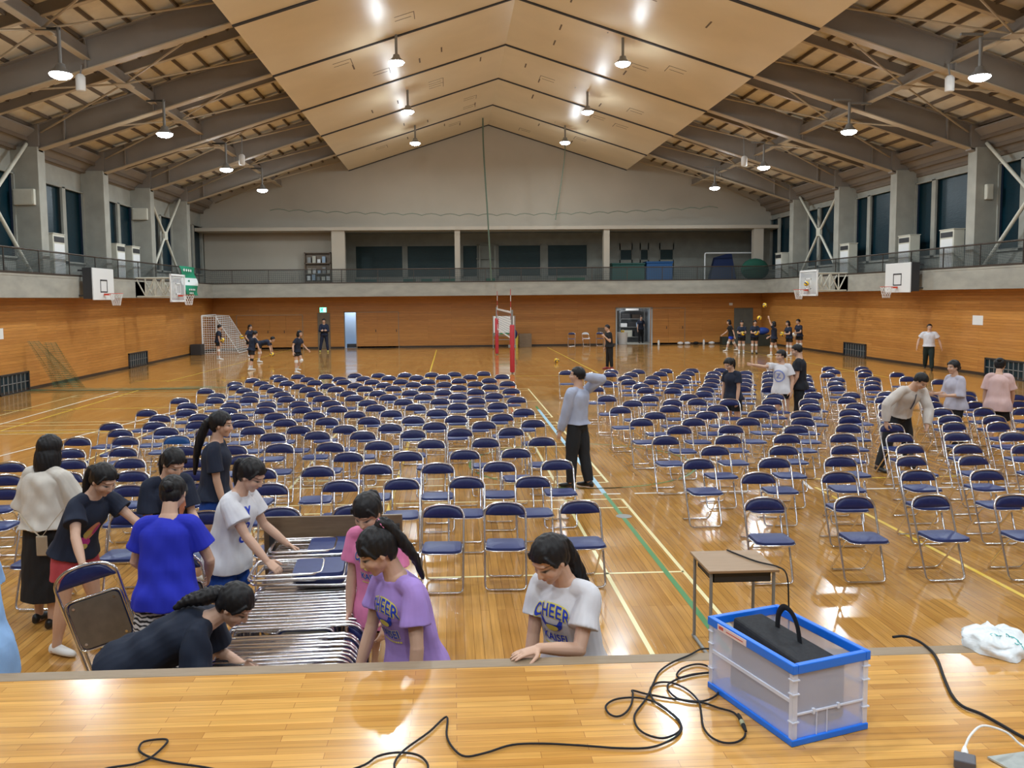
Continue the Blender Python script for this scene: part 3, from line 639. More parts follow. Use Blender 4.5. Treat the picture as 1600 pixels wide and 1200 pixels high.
# ================================================================== STAGE: CRATE, BAG, CABLES
A, B, Cc = Vector((1.27, 2.985, 1.05)), Vector((1.105, 3.49, 1.05)), Vector((1.615, 3.10, 1.05))
u_ = (B-A).normalized(); v_ = (Cc-A); v_ = (v_-u_*v_.dot(u_)).normalized(); LU, LV = .53, .365
M['plast'] = mat('clear_plastic', (.80, .84, .95), .30, alpha=1, trans=.0); t, n, l, b = nodes(M['plast'])
b.inputs['Alpha'].default_value = .36; b.inputs['Base Color'].default_value = (.72, .76, .92, 1)
M['plastrib'] = mat('clear_plastic_rib', (.80, .84, .95), .25, alpha=.6)
M['cblue'] = mat('crate_blue', (.008, .17, .80), .35)
cr = thing('storage_crate', A, 'clear plastic crate with bright blue rim and base standing on the stage', 'crate', rz=math.atan2(v_.y, v_.x))
# local: x along v_ (short side), y along u_ (long side)
build('base', MB().box(-.004, LV+.004, -.004, LU+.004, 0, .026), M['cblue'], cr, bevel=.004)
def wallp(x0, x1, y0, y1, ribs):
    mb = MB(); mb.box(x0, x1, y0, y1, .026, .292)
    return mb
build('side_wall', wallp(.006, .010, .02, LU-.02, 0), M['plast'], cr); build('side_wall', wallp(LV-.010, LV-.006, .02, LU-.02, 0), M['plast'], cr)
build('end_wall', wallp(.02, LV-.02, .006, .010, 0), M['plast'], cr); build('end_wall', wallp(.02, LV-.02, LU-.010, LU-.006, 0), M['plast'], cr)
rb = MB()
for x in (0, LV-.022):
    for y in (0, LU-.022): rb.box(x, x+.022, y, y+.022, .026, .292)
for x in (0, LV-.008): rb.box(x, x+.008, .02, LU-.02, .165, .180)
for y in (0, LU-.008):
    rb.box(.02, LV-.02, y, y+.008, .118, .126)
    for xx in (.10, .22): rb.box(xx-.006, xx+.006, y-.003, y+.01, .112, .134)
    for xx in (.115, .165): rb.box(xx, xx+.003, y, y+.006, .026, .118)
for z in (.09, .20, .255):
    for x, y in ((0, 0), (LV-.022, 0), (0, LU-.022)): rb.box(x-.004, x+.03, y-.004, y+.026, z, z+.006)
build('corner_rib', rb, M['plastrib'], cr, bevel=.002)
rm_ = MB(); t0 = .018
for x0, x1, y0, y1 in ((-.006, t0, -.006, LU+.006), (LV-t0, LV+.006, -.006, LU+.006), (t0, LV-t0, -.006, t0), (t0, LV-t0, LU-t0, LU+.006)):
    rm_.box(x0, x1, y0, y1, .283, .32)
build('rim', rm_, M['cblue'], cr, bevel=.004)
lb = build('label_strip', MB().box(-.0085, -.006, .27, .46, .287, .313), mat('label_white', (.75, .62, .62), .5), cr)
build('label_print', MB().box(-.0092, -.0085, .42, .45, .295, .308).box(-.0092, -.0085, .29, .40, .297, .301), mat('label_red', (.55, .08, .06), .5), lb)
# black bag inside the crate
bg = thing('black_case', A, 'black fabric case with carrying handle lying inside the clear crate', 'bag', rz=math.atan2(v_.y, v_.x))
mb = MB()
mb.hexa([(.15, .05, .03), (.31, .06, .03), (.24, .48, .03), (.06, .47, .03), (.135, .05, .245), (.31, .06, .262), (.245, .49, .315), (.085, .48, .322)])
build('case_body', mb, mottled('case_fabric', (.012, .013, .016), (.022, .023, .027), 60, .85), bg, bevel=.012)
hp = smooth_path([(.235, .235, .27), (.230, .245, .34), (.225, .275, .392), (.222, .32, .402), (.225, .355, .36), (.228, .365, .30)], 5)
hb = MB(); hb.tube(hp, .014, 8, flat=.3); build('carry_handle', hb, M['black'], bg, smooth=True)
ZS = 1.056
def cable(nm, pts, rad, lab, mt=None, lift=()):
    P3 = [Vector((x, y, ZS+.003)) for x, y in pts]
    mb = MB(); mb.tube(smooth_path(P3, 5), rad, 7)
    return tag(build(nm, mb, mt or M['black'], smooth=True), lab, 'cable')
cable('cable', CC+CB1, .0042, 'thin black cable winding in loops across the stage to its plug beside the crate')
cable('cable', CA, .0042, 'thin black cable looped on the stage floor and running behind the clear crate')
cable('cable', CB2, .0042, 'short black cable from the plug joint into the tangle beside the crate')
cable('cable', CD, .0065, 'thicker black cable curving from the stage edge past the plastic bag')
pj = thing('cable_plug', (1.135, 3.145, ZS+.008), 'black cable plug with pale collar lying beside the crate', 'plug', rz=math.radians(-7))
build('plug_body', MB().tube([(0, .075, 0), (0, .05, 0), (0, .02, 0), (0, -.02, 0), (0, -.06, 0)], [.005, .0085, .0085, .0085, .005], 10), M['black'], pj, smooth=True)
build('plug_collar', MB().tube([(0, .018, 0), (0, -.012, 0)], .0095, 10), mat('olive_collar', (.35, .36, .22), .5), pj, smooth=True)
# plastic bag on the edge
mb = MB(); nb = 40; nk = 14; vs = []
for k in range(nk+1):
    th = math.pi/2*k/nk
    for j in range(nb):
        a = 2*math.pi*j/nb; q = noise.noise(Vector((math.cos(a)*2.2, math.sin(a)*2.2, k*.35)))
        r1 = (1+.22*q)*math.cos(th)**.8; rx, ry, rz_ = .15, .16, .085
        vs.append((2.62+rx*r1*math.cos(a), 3.80+ry*r1*math.sin(a), 1.052+rz_*math.sin(th)**.8*(1+.45*noise.noise(Vector((math.cos(a)*3, math.sin(a)*3*math.cos(th)+1, 5+math.cos(a)*2*math.cos(th)))))))
mb.add(vs, [(k*nb+j, k*nb+(j+1) % nb, (k+1)*nb+(j+1) % nb, (k+1)*nb+j) for k in range(nk) for j in range(nb)])
bagm = mottled('thin_plastic_bag', (.82, .86, .88), (.72, .78, .80), 14, .3, bump=.6); 
pb = tag(build('plastic_bag', mb, bagm, smooth=True, auto=180), 'crumpled white plastic bag with pale turquoise print on the stage edge', 'bag')
bv = BVHTree.FromObject(pb, bpy.context.evaluated_depsgraph_get())
pr = MB()
for k in range(9):
    a = rc.uniform(0, 6.28); x0 = 2.60+rc.uniform(-.03, .07); y0 = 3.72+rc.uniform(-.05, .06); L_ = rc.uniform(.015, .03)
    ps_ = []
    for t_ in range(5):
        x = x0+L_*math.cos(a+t_*.6)*t_/4*1.3; y = y0+L_*math.sin(a+t_*.6)*t_/4*1.3
        h = bv.ray_cast(Vector((x, y, 2)), Vector((0, 0, -1)))
        if h[0]: ps_.append(h[0]+h[1]*.0015)
    if len(ps_) > 2: pr.tube(ps_, .0038, 5, flat=.3)
build('bag_print', pr, mat('turquoise_print', (.10, .48, .48), .5), pb)
# charger, white lead, silver sheet
ad = thing('power_adapter', (1.845, 2.83, 1.052), 'dark grey power adapter with white plug at the bottom right of the stage', 'adapter', rz=math.radians(-32))
build('adapter_body', MB().box(-.035, .035, -.05, .022, 0, .034), mat('adapter_grey', (.10, .10, .115), .45), ad, bevel=.005)
build('adapter_plug', MB().tube([(0, .02, .024), (0, .045, .026), (0, .075, .028)], [.012, .012, .006], 10), M['white'], ad, smooth=True)
mb = MB(); mb.tube(smooth_path([(1.885, 2.893, 1.08), (1.93, 2.93, 1.105), (2.0, 2.965, 1.12), (2.08, 2.95, 1.10), (2.12, 2.92, 1.065), (2.16, 2.87, 1.058), (2.3, 2.8, 1.058)]), .0045, 7)
tag(build('cable', mb, M['white'], smooth=True), 'white charging lead arching up from the grey adapter', 'cable')
tag(build('foil_sheet', MB().hexa([(1.95, 2.86, 1.053), (1.99, 2.74, 1.053), (2.22, 2.74, 1.053), (2.14, 2.89, 1.053), (1.95, 2.86, 1.06), (1.99, 2.74, 1.06), (2.22, 2.74, 1.06), (2.14, 2.89, 1.06)]), mottled('silver_sheet', (.55, .60, .58), (.42, .47, .46), 30, .3, metal=.5)), 'silvery grey flat sheet lying at the bottom right corner of the stage', 'sheet')
# ================================================================== GALLERY AND WALL FITTINGS
def cabinet(x, y, sx, lab, h=1.45):
    r = thing('air_conditioner', (x, y, 3.56), lab, 'air conditioner', 'floor standing air conditioners in the side galleries')
    build('cabinet_body', MB().box(-.2, .2, -.42, .42, 0, h), M['ivory'], r, bevel=.015)
    f = .2 if sx > 0 else -.2
    build('grille', MB().box(*sorted((f, f+sx*.012)), -.36, .36, h-.26, h-.08), M['dark'], r)
    build('front_panel', MB().box(*sorted((f, f+sx*.01)), -.36, .36, .12, h-.32), M['white'], r, bevel=.004)
    build('top_cap', MB().box(-.22, .22, -.44, .44, h, h+.03), M['ivory'], r, bevel=.006)
for y, t_ in ((28.75, 'in the first bay visible, just right of a column'), (34.0, 'left one of the pair in the middle bay'), (35.6, 'right one of the pair in the middle bay')): cabinet(-13.25, y, 1, 'pale air conditioner on left gallery, '+t_)
for y, t_ in ((36.85, 'farther left bay of three'), (31.9, 'middle one of the near three'), (29.1, 'partly hidden behind the wide column'), (44.4, 'farthest, by the back corner')): cabinet(17.8, y, -1, 'pale air conditioner on right gallery, '+t_)
# small wall boxes on columns
for x, y, z, lab in ((-13.4, 27.44, 6.05, 'pale control box on the nearest left column'), (17.95, 27.44, 6.1, 'narrow pale box on the nearest right column'), (-13.4, 37.33, 6.5, 'small pale box high on the third left column')):
    r = thing('wall_box', (x, y, z), lab, 'box')
    build('box_body', MB().box(-.35 if x < 0 else -.12, .3 if x < 0 else .12, -.14, 0, -.22, .28), M['ivory'], r, bevel=.02)
    build('box_door', MB().box(-.30 if x < 0 else -.09, .25 if x < 0 else .09, -.15, -.14, -.17, .23), M['ivory'], r, bevel=.005)
# spotlights on beams
for x, y, z, lab in ((-9.43, 22.4, 8.36, 'white cylindrical spotlight under the left beam beside a lamp'), (13.49, 22.4, 8.39, 'white cylindrical spotlight under the right beam beside a lamp'), (12.2, 34.6, 8.3, 'small white spotlight beside the third right lamp'), (-8.2, 34.0, 8.3, 'small white spotlight beside the third left lamp')):
    r = thing('spotlight', (x, y, z), lab, 'spotlight', 'small white spotlights under the beams')
    build('spot_can', MB().lathe([(.10, -.2), (.12, -.18), (.12, .16), (.07, .22)]), M['white'], r, smooth=True)
    build('bracket', MB().cyl((0, 0, .2), (0, .1, zr(x)-z+.1), .02, 6), M['grey'], r)
# ---- basketball goals
M['netwhite'] = mat('net_white', (.75, .73, .70), .8); M['rim'] = mat('rim_red', (.60, .05, .02), .5)
def hoop(r, bx, z, s, t_):
    """rim ring reaching out from the board face at local x=bx"""
    cx = bx+s*.40
    rg = MB().tube([(cx+.225*math.cos(a), .225*math.sin(a), z) for a in [2*math.pi*i/24 for i in range(24)]], .010, 6, closed=True)
    rg.box(*sorted((bx, bx+s*.2)), -.05, .05, z-.06, z+.005)
    build('rim', rg, M['rim'], r, smooth=True, auto=40)
    mb = MB()
    for i in range(12):
        for d in (1, -1):
            pts = []
            for k in range(5):
                a = 2*math.pi*(i+d*k*.5)/12; q = .225-.10*(k/4)**.8; pts.append((cx+q*math.cos(a), q*math.sin(a), z-.42*k/4))
            mb.tube(pts, .006, 4)
    build('hoop_net', mb, M['netwhite'], r)
def board(x, y, s, lab):
    r = thing('basketball_goal', (x, y, 0), lab, 'basketball goal', 'basketball goals on the balcony fronts')
    build('backboard', MB().box(*sorted((0, -s*.04)), -.88, .88, 2.82, 3.92), mat('board_white', (.74, .74, .72), .4) if 'board_white' not in bpy.data.materials else bpy.data.materials['board_white'], r, bevel=.006)
    sq = MB()
    for a, b_, c, d in ((-.295, .295, 3.48, 3.53), (-.295, .295, 3.08, 3.12), (-.295, -.25, 3.08, 3.53), (.25, .295, 3.08, 3.53)): sq.box(*sorted((s*.001, s*.006)), a, b_, c, d)
    build('target_square', sq, M['dark'], r)
    bk = MB()
    for yy in (-.85, .85): bk.box(*sorted((-s*.04, -s*.5)), yy-.03, yy+.03, 2.95, 3.0).box(*sorted((-s*.04, -s*.5)), yy-.03, yy+.03, 3.80, 3.86)
    bk.box(*sorted((-s*.04, -s*.10)), -.86, .86, 2.84, 3.93)
    bk.box(*sorted((-s*.04, -s*.34)), -.9, -.86, 2.86, 3.92)
    build('board_frame', bk, M['dark'], r)
    hoop(r, s*.01, 3.04, s, 0)
board(-12.2, 30.1, 1, 'white basketball board with black frame on the left balcony front')
board(16.75, 30.75, -1, 'white basketball board with black frame on the right balcony front')
def glassboard(x, y, s, lab):
    r = thing('basketball_goal', (x, y, 0), lab, 'basketball goal', 'basketball goals on the balcony fronts')
    gm = bpy.data.materials.get('board_acrylic') or mat('board_acrylic', (.80, .82, .84), .15, alpha=.35)
    build('backboard', MB().box(*sorted((0, -s*.02)), -.88, .88, 2.76, 3.82), gm, r)
    fr = MB()
    for a, b_, c, d in ((-.9, .9, 2.72, 2.79), (-.9, .9, 3.78, 3.85), (-.92, -.86, 2.72, 3.85), (.86, .92, 2.72, 3.85)): fr.box(*sorted((s*.01, -s*.04)), a, b_, c, d)
    build('board_frame', fr, M['white'], r)
    sq = MB()
    for a, b_, c, d in ((-.295, .295, 3.44, 3.49), (-.295, .295, 3.02, 3.07), (-.295, -.25, 3.02, 3.49), (.25, .295, 3.02, 3.49)): sq.box(*sorted((s*.001, s*.012)), a, b_, c, d)
    build('target_square', sq, M['white'], r)
    ar = MB(); L = 1.5
    for yy in (-.45, .45):
        for zz in (2.95, 3.7):
            ar.cyl((-s*.03, yy, zz), (-s*L, yy+.0, zz), .035, 6)
        for k in range(4):
            a = .03+k*L/4; b_ = a+L/4; ar.cyl((-s*a, yy, 2.95 if k % 2 else 3.7), (-s*b_, yy, 3.7 if k % 2 else 2.95), .028, 6); ar.cyl((-s*b_, yy, 2.95), (-s*b_, yy, 3.7), .028, 6)
    for k in range(5):
        a = .03+k*L/4
        for zz in (2.95, 3.7): ar.cyl((-s*a, -.45, zz), (-s*a, .45, zz), .028, 6)
    ar.box(*sorted((-s*L, -s*(L+.12))), -.6, .6, 2.92, 3.6)
    build('folding_arm', ar, M['ivory'], r)
    hoop(r, s*.01, 3.0, s, 0)
glassboard(-11.2, 35.0, 1, 'clear basketball board on a white lattice arm from the left balcony')
glassboard(15.75, 36.3, -1, 'clear basketball board on a white lattice arm from the right balcony')
# ---- banner over left railing
bn = MB(); bn.grid(lambda u, v: (-12.55+.06*math.sin(v*9+u*3)+.16*v*(1-v), 39.3+.25*v*1.0+u*(2.45-.45*v)+.04*math.sin(v*12), 4.35-1.36*v), 12, 24)
bm_ = mat('banner_cloth', (.75, .78, .76), .7)
bo = thing('banner', (0, 0, 0), 'green and white cloth banner hanging over the left balcony railing', 'banner')
def bpt(u, v, e=0): return (-12.52+.06*math.sin(v*9+u*3)+.10*v+e, 39.35+.55*v+u*(2.35-.35*v), 4.38-1.36*v)
bc_ = MB(); vs = [bpt(i/11, j/23) for i in range(12) for j in range(24)]+[bpt(i/11, j/23, -.012) for i in range(12) for j in range(24)]
for i in range(11):
    for j in range(23):
        mi = 1 if (j < 9 or 14 < j) else 0; a = i*24+j
        bc_.f.append((a, a+24, a+25, a+1)); bc_.m.append(mi); bc_.f.append((a+288, a+289, a+313, a+312)); bc_.m.append(mi)
bc_.v = vs
build('banner_cloth', bc_, [bm_, M['green']], bo, smooth=True, auto=180)
bl = MB()
for v, us, s in ((.13, (.15, .32, .5, .68), .055), (.80, (.25, .4, .55, .7), .035), (.92, (.3, .45, .6), .03), (.5, (.45,), .05)):
    for u in us:
        for q in range(3):
            c = Vector(bpt(u+.03*(q-1), v, .014)); a = q*1.1
            bl.box(c.x, c.x+.006, c.y-s*abs(math.cos(a))-.01, c.y+s*abs(math.cos(a))+.01, c.z-s*abs(math.sin(a))-.012, c.z+s*abs(math.sin(a))+.012, 0 if v != .5 else 1)
build('banner_lettering', bl, [mat('banner_letter_white', (.8, .82, .8), .7), M['green']], bo)
# ================================================================== BACK WALL FITTINGS
FB = YB-.1  # face of back wall
dm = mottled('old_door_brown', (.20, .16, .11), (.16, .125, .085), 3, .5)
d = struct('door_2', MB().box(-7.52, -6.82, FB-.04, FB, 0, 2.0), dm, bevel=.01)
build('door_handle', MB().cyl((-6.92, FB-.05, 1.0), (-6.92, FB-.10, 1.0), .025, 8), M['chrome'], d)
sg = thing('exit_sign', (-7.19, FB-.06, 2.18), 'small lit green exit sign above the brown door', 'sign')
build('sign_case', MB().box(-.20, .20, 0, .06, -.15, .15), M['white'], sg, bevel=.005)
build('sign_face', MB().box(-.18, .18, -.008, 0, -.13, .13), mat('exit_glow', (.2, .9, .6), .5, emit=(.16, .95, .62), estr=2.2), sg)
pm = MB(); wmt = mat('exit_white', (1, 1, 1), .5, emit=(.9, 1, .95), estr=3)
pm.box(.03, .14, -.012, -.008, -.10, .10); build('sign_doorway', pm, wmt, sg)
mb = MB(); mb.ell((-.06, -.011, .075), (.022, .004, .022)); mb.tube([(-.05, -.011, .05), (-.07, -.011, -.01), (-.12, -.011, -.08)], [.02, .02, .01], 6); mb.tube([(-.07, -.011, -.01), (-.03, -.011, -.04), (-.02, -.011, -.09)], .012, 6); mb.tube([(-.055, -.011, .045), (-.01, -.011, .01)], .010, 6); mb.tube([(-.055, -.011, .045), (-.11, -.011, .02)], .010, 6)
build('running_figure', mb, mat('exit_green', (0, .25, .12), .5, emit=(0, .35, .15), estr=.6), sg)
# bright pale blue doorway, with the room beyond
struct('door_3', MB().box(-6.05, -6.0, FB+.02, FB+.06, 0, 2.07).box(-6.05, -5.38, FB+.02, FB+.06, 2.02, 2.07), M['grey'])
struct('lobby_wall', MB().box(-6.6, -4.9, YB+1.4, YB+1.5, 0, 2.6).box(-6.62, -6.55, YB+.2, YB+1.5, 0, 2.6).box(-4.95, -4.85, YB+.2, YB+1.5, 0, 2.6).box(-6.6, -4.9, YB+.2, YB+1.5, 2.6, 2.7), M['lblue'])
struct('lobby_floor', MB().box(-6.6, -4.9, YB+.2, YB+1.5, -.1, 0), M['lblue'])
ld = bpy.data.lights.new('lobby_light', 'AREA'); ld.size = .8; ld.energy = 30; ld.color = (.85, .93, 1)
lo = bpy.data.objects.new('lobby_light', ld); COL.objects.link(lo); lo.location = (-5.72, YB+.75, 2.55)
fcover = thing('doorway_bin', (-5.72, YB+.5, 0), 'dark box on the floor inside the pale blue doorway', 'box'); build('box_body', MB().box(-.25, .3, -.1, .15, 0, .22), M['dark'], fcover, bevel=.01)
# sliding doors and frames
lm = mat('door_trim_light', (.36, .27, .18), .5)
def slider(nm, x0, x1, h, nlea, lab=None):
    fr = MB(); fr.box(x0, x1, FB-.03, FB, h-.03, h); fr.box(x0, x0+.03, FB-.03, FB, 0, h); fr.box(x1-.03, x1, FB-.03, FB, 0, h)
    o = struct(nm, fr, lm)
    for k in range(nlea):
        a = x0+.03+(x1-x0-.06)*k/nlea; b_ = x0+.03+(x1-x0-.06)*(k+1)/nlea
        lf = build('door_leaf', MB().box(a+.005, b_-.005, FB-.02, FB-.002, .02, h-.03), M['wallwood'], o)
        build('finger_pull', MB().box(b_-.13, b_-.09, FB-.024, FB-.02, .9, 1.05), M['dark'], lf)
    return o
slider('door_4', -5.36, -2.97, 2.04, 2); slider('door_5', -12.03, -8.34, 1.93, 4); slider('door_6', 11.48, 13.4, 2.1, 2)
d = struct('door_7', MB().box(16.25, 17.35, FB-.04, FB, 0, 2.05), mottled('grey_steel_door', (.13, .14, .12), (.10, .11, .10), 3, .5), bevel=.01)
build('door_handle', MB().cyl((16.4, FB-.05, 1.0), (16.4, FB-.10, 1.0), .025, 8), M['chrome'], d)
# storeroom doorway
struct('door_8', MB().box(9.38, 9.46, FB-.06, FB, 0, 2.12).box(11.42, 11.50, FB-.06, FB, 0, 2.12).box(9.38, 11.5, FB-.06, FB, 2.08, 2.14), mat('door_frame_paleblue', (.42, .48, .52), .5))
struct('storeroom_wall', MB().box(8.9, 12.0, YB+3.4, YB+3.5, 0, 2.6).box(8.85, 8.95, YB+.2, YB+3.5, 0, 2.6).box(11.95, 12.05, YB+.2, YB+3.5, 0, 2.6).box(8.9, 12, YB+.2, YB+3.5, 2.6, 2.7), mat('storeroom_plaster', (.40, .43, .46), .8))
struct('storeroom_floor', MB().box(8.9, 12, YB+.2, YB+3.5, -.1, 0), M['concrete'])
ld = bpy.data.lights.new('storeroom_light', 'AREA'); ld.size = 1.2; ld.energy = 38; ld.color = (.92, .96, 1)
lo = bpy.data.objects.new('storeroom_light', ld); COL.objects.link(lo); lo.location = (10.4, YB+1.6, 2.55)
sh = thing('storage_rack', (10.95, YB+2.9, 0), 'metal rack of equipment seen through the storeroom doorway', 'rack')
mb = MB()
for z in (.3, .9, 1.4, 1.9): mb.box(-.75, .75, -.25, .25, z, z+.03)
for x in (-.75, .72):
    for yy in (-.25, .22): mb.box(x, x+.03, yy, yy+.03, 0, 2.2)
build('rack_frame', mb, M['grey'], sh)
st_ = [((-.5, .93), (.2, .16, .22), 'white'), ((0, .93), (.25, .18, .3), 'dark'), ((.45, .93), (.2, .2, .25), 'lblue'), ((-.4, 1.43), (.25, .2, .3), 'dark'), ((.3, 1.43), (.3, .2, .25), 'brown_metal'), ((-.3, .33), (.3, .2, .4), 'ivory'), ((.4, .33), (.25, .2, .35), 'dark'), ((0, 1.93), (.4, .2, .18), 'white')]
for k, ((x, z), (a, b_, c), m_) in enumerate(st_):
    tag(build('storage_box', MB().box(10.95+x-a, 10.95+x+a, YB+2.9-b_, YB+2.9+b_, z+.002, z+c), M[m_], bevel=.01), 'box on the storeroom rack, %s shelf, %s' % ({.93: 'second', 1.43: 'third', .33: 'lowest', 1.93: 'top'}[z], 'left' if x < -.2 else ('middle' if x < .2 else 'right')), 'box', 'boxes on the storeroom rack')
tag(build('ball_basket', MB().lathe([(.25, 0), (.32, .7), (.30, .7), (.23, .02)], (9.95, YB+.7, 0), 12), M['white'], smooth=True, auto=40), 'white round bin holding a yellow ball inside the storeroom doorway', 'bin')
pl = thing('upright_panel', (9.6, YB+1.3, 0), 'tall dark panel standing at the left inside the storeroom', 'panel'); build('panel_body', MB().box(-.22, .22, -.05, .05, .0, 1.95), M['dark'], pl, bevel=.01)
# scoreboard on legs behind the net
sb = thing('scoreboard', (2.82, 45.0, 0), 'white wheeled board standing behind the volleyball net', 'board')
build('board_face', MB().box(-.56, .56, -.02, .02, .88, 1.78), M['white'], sb, bevel=.008)
mb = MB()
for x in (-.6, .58): mb.box(x, x+.04, -.03, .03, .05, 1.8); mb.box(x, x+.04, -.3, .3, .04, .09)
mb.box(-.58, .6, -.02, .02, .70, .74); mb.box(-.58, .6, -.02, .02, .5, .53)
build('stand', mb, M['grey'], sb)
build('pen_tray', MB().box(-.56, .56, -.08, .0, .80, .86), M['green'], sb)
tag(build('cardboard_box', MB().box(3.75, 4.45, 46.3, 46.9, 0, .75), M['brownboard'], bevel=.01), 'brown box standing on the floor right of the scoreboard', 'box')
tag(build('yellow_bin', MB().lathe([(.12, 0), (.15, .65), (.13, .65)], (3.55, 46.2, 0), 12), mat('mop_yellow', (.65, .5, .08), .5), smooth=True), 'slim yellow container beside the scoreboard', 'container')
tag(build('navy_jacket', MB().ell((3.42, 45.3, .78), (.16, .12, .26), 12, 8), M['navy'], smooth=True), 'dark blue cloth hanging at the right of the scoreboard', 'cloth')
# chairs by the back wall
for x, dark in ((6.9, 1), (7.7, 0), (8.5, 1)):
    r = copy_tree(ch0); r.location = (x-.15, 46.7, 0); r.rotation_euler = (0, 0, math.radians(rc.uniform(-20, 20)))
    if not dark:
        for c in r.children:
            if c.name.startswith(('seat.', 'backrest')): c.data = c.data.copy(); c.data.materials[0] = M['white']
    tag(r, 'folding chair against the back timber wall, %s of three' % {6.9: 'leftmost', 7.7: 'middle, white', 8.5: 'rightmost'}[x], 'chair', 'three folding chairs by the back wall')
tag(build('notice_board', MB().box(8.35, 9.0, FB-.03, FB-.002, .66, 1.02), M['brownboard'], bevel=.005), 'small dark board fixed low on the back wall left of the storeroom', 'board')
# scattered bottles and shoes along the back wall
sm = mat('shoe_white', (.72, .72, .72), .6)
for k, (x, c) in enumerate([(11.75, 'white'), (13.0, 'shoe'), (13.4, 'shoe'), (13.9, 'dark'), (14.35, 'white'), (14.8, 'shoe')]):
    if c == 'white':
        r = thing('bottle', (x, 46.9, 0), 'white bottle standing on the floor along the back wall, %s' % ('beside the storeroom' if k == 0 else 'farther right'), 'bottle')
        build('bottle_body', MB().lathe([(.05, 0), (.06, .02), (.06, .22), (.025, .28)]), M['white'], r, smooth=True); build('bottle_cap', MB().lathe([(.026, .28), (.026, .32)]), M['grey'], r)
    else:
        nm = 'cloth_pile' if c == 'dark' else 'sports_bag'
        tag(build(nm, MB().ell((x, 46.9, .09), (.18, .15, .09), 12, 6), sm if c == 'shoe' else M['black'], smooth=True), {13.0: 'white towel heap by back wall, leftmost', 13.4: 'white shoe bag by back wall, next to a dark heap', 13.9: 'black cloth heap on the floor by the back wall', 14.8: 'white bag on the floor near the walking player'}[x], 'bag')
for k, (x, y, a, h) in enumerate([(16.95, 45.0, .42, .62), (15.55, 46.6, .3, .45)]):
    tag(build('equipment_box', MB().box(x-a, x+a, y-.25, y+.25, 0, h), mottled('dark_green_box%d' % k, (.03, .035, .025), (.02, .025, .018), 4, .6), bevel=.02), 'dark green box on the floor %s' % ('in the far right corner' if k == 0 else 'behind the walking player'), 'box')
tag(build('blue_bag', MB().ell((17.0, 45.0, .82), (.42, .2, .2), 14, 8), mat('bag_blue', (.02, .07, .35), .6), smooth=True), 'blue bag lying on top of the dark green corner box', 'bag')
# futsal goal in the left corner
gl = thing('futsal_goal', (-12.9, 45.0, 0), 'white goal with net standing against the left wall corner', 'goal')
mb = MB(); mb.tube(fillet([(.05, -1.3, 0), (.05, -1.3, 1.98), (.05, 1.3, 1.98), (.05, 1.3, 0)], .06, False), .045, 10)
build('goal_posts', mb, M['white'], gl, smooth=True)
mb = MB()
for yy in (-1.3, 1.3): mb.tube([(.05, yy, 1.97), (.75, yy, 1.93), (1.9, yy, .04), (.05, yy, .03)], .018, 6)
mb.tube([(.75, -1.3, 1.93), (.75, 1.3, 1.93)], .018, 6); mb.tube([(1.9, -1.3, .04), (1.9, 1.3, .04)], .018, 6)
build('net_bars', mb, M['white'], gl, smooth=True)
nm_ = netmat('goal_net', (.75, .75, .72), .12, .010)
mb = MB(); mb.add([(.75, -1.3, 1.93), (.75, 1.3, 1.93), (1.9, 1.3, .04), (1.9, -1.3, .04)], [(0, 1, 2, 3)])
build('net_back', mb, nm_, gl, uv=[(0, 0), (2.6, 0), (2.6, 2.2), (0, 2.2)])
for yy in (-1.3, 1.3):
    mb = MB(); mb.add([(.05, yy, 1.97), (.75, yy, 1.93), (1.9, yy, .04), (.05, yy, .03)], [(0, 1, 2, 3)]); build('net_side', mb, nm_, gl, uv=[(0, 1.97), (.7, 1.93), (1.9, .04), (0, 0)])
tag(build('equipment_box', MB().box(-13.25, -12.7, 42.9, 43.5, 0, .55), M['dark'], bevel=.02), 'dark box beside the foot of the white goal', 'box')
# volleyball posts and net
for y, w_, lab in ((30.3, 0, 'nearer volleyball post wrapped in a red pad'), (40.6, 1, 'farther volleyball post wrapped in a red pad')):
    r = thing('volleyball_post', (2.2, y, 0), lab, 'post', 'two red padded volleyball posts')
    build('post_pole', MB().cyl((0, 0, 0), (0, 0, 2.32), .04, 12), M['grey'], r, smooth=True)
    build('post_pad', MB().lathe([(.075, .05), (.088, .08), (.088, 1.74), (.07, 1.78)], n=14), M['red'], r, smooth=True)
    build('winch', MB().box(-.14, .14, -.05, .05, .95, 1.05), M['grey'], r)
vn = thing('volleyball_net', (2.2, 35.45, 0), 'white taped volleyball net strung between the two red posts', 'net')
nm_ = netmat('volley_net', (.10, .10, .10), .10, .006)
mb = MB(); mb.add([(0, -4.75, 1.28), (0, 4.75, 1.28), (0, 4.75, 2.24), (0, -4.75, 2.24)], [(0, 1, 2, 3)]); build('net_mesh', mb, nm_, vn, uv=[(0, 0), (9.5, 0), (9.5, 1), (0, 1)])
build('top_tape', MB().box(-.012, .012, -4.75, 4.75, 2.19, 2.26), M['white'], vn); build('bottom_tape', MB().box(-.01, .01, -4.75, 4.75, 1.24, 1.29), M['white'], vn)
build('tension_cord', MB().tube([(0, -5.1, 2.25), (0, -4.7, 2.24)], .008, 5).tube([(0, 5.1, 2.25), (0, 4.7, 2.24)], .008, 5).tube([(0, -5.1, 1.0), (0, -4.75, 1.26)], .008, 5).tube([(0, 5.1, 1.0), (0, 4.75, 1.26)], .008, 5), M['white'], vn)
for yy in (-4.5, 4.5):
    mb = MB()
    for k in range(8): mb.cyl((0, yy, 1.28+k*.225), (0, yy, 1.28+(k+1)*.225), .012, 6, mi=k % 2)
    build('antenna', mb, [M['white'], M['red']], vn)
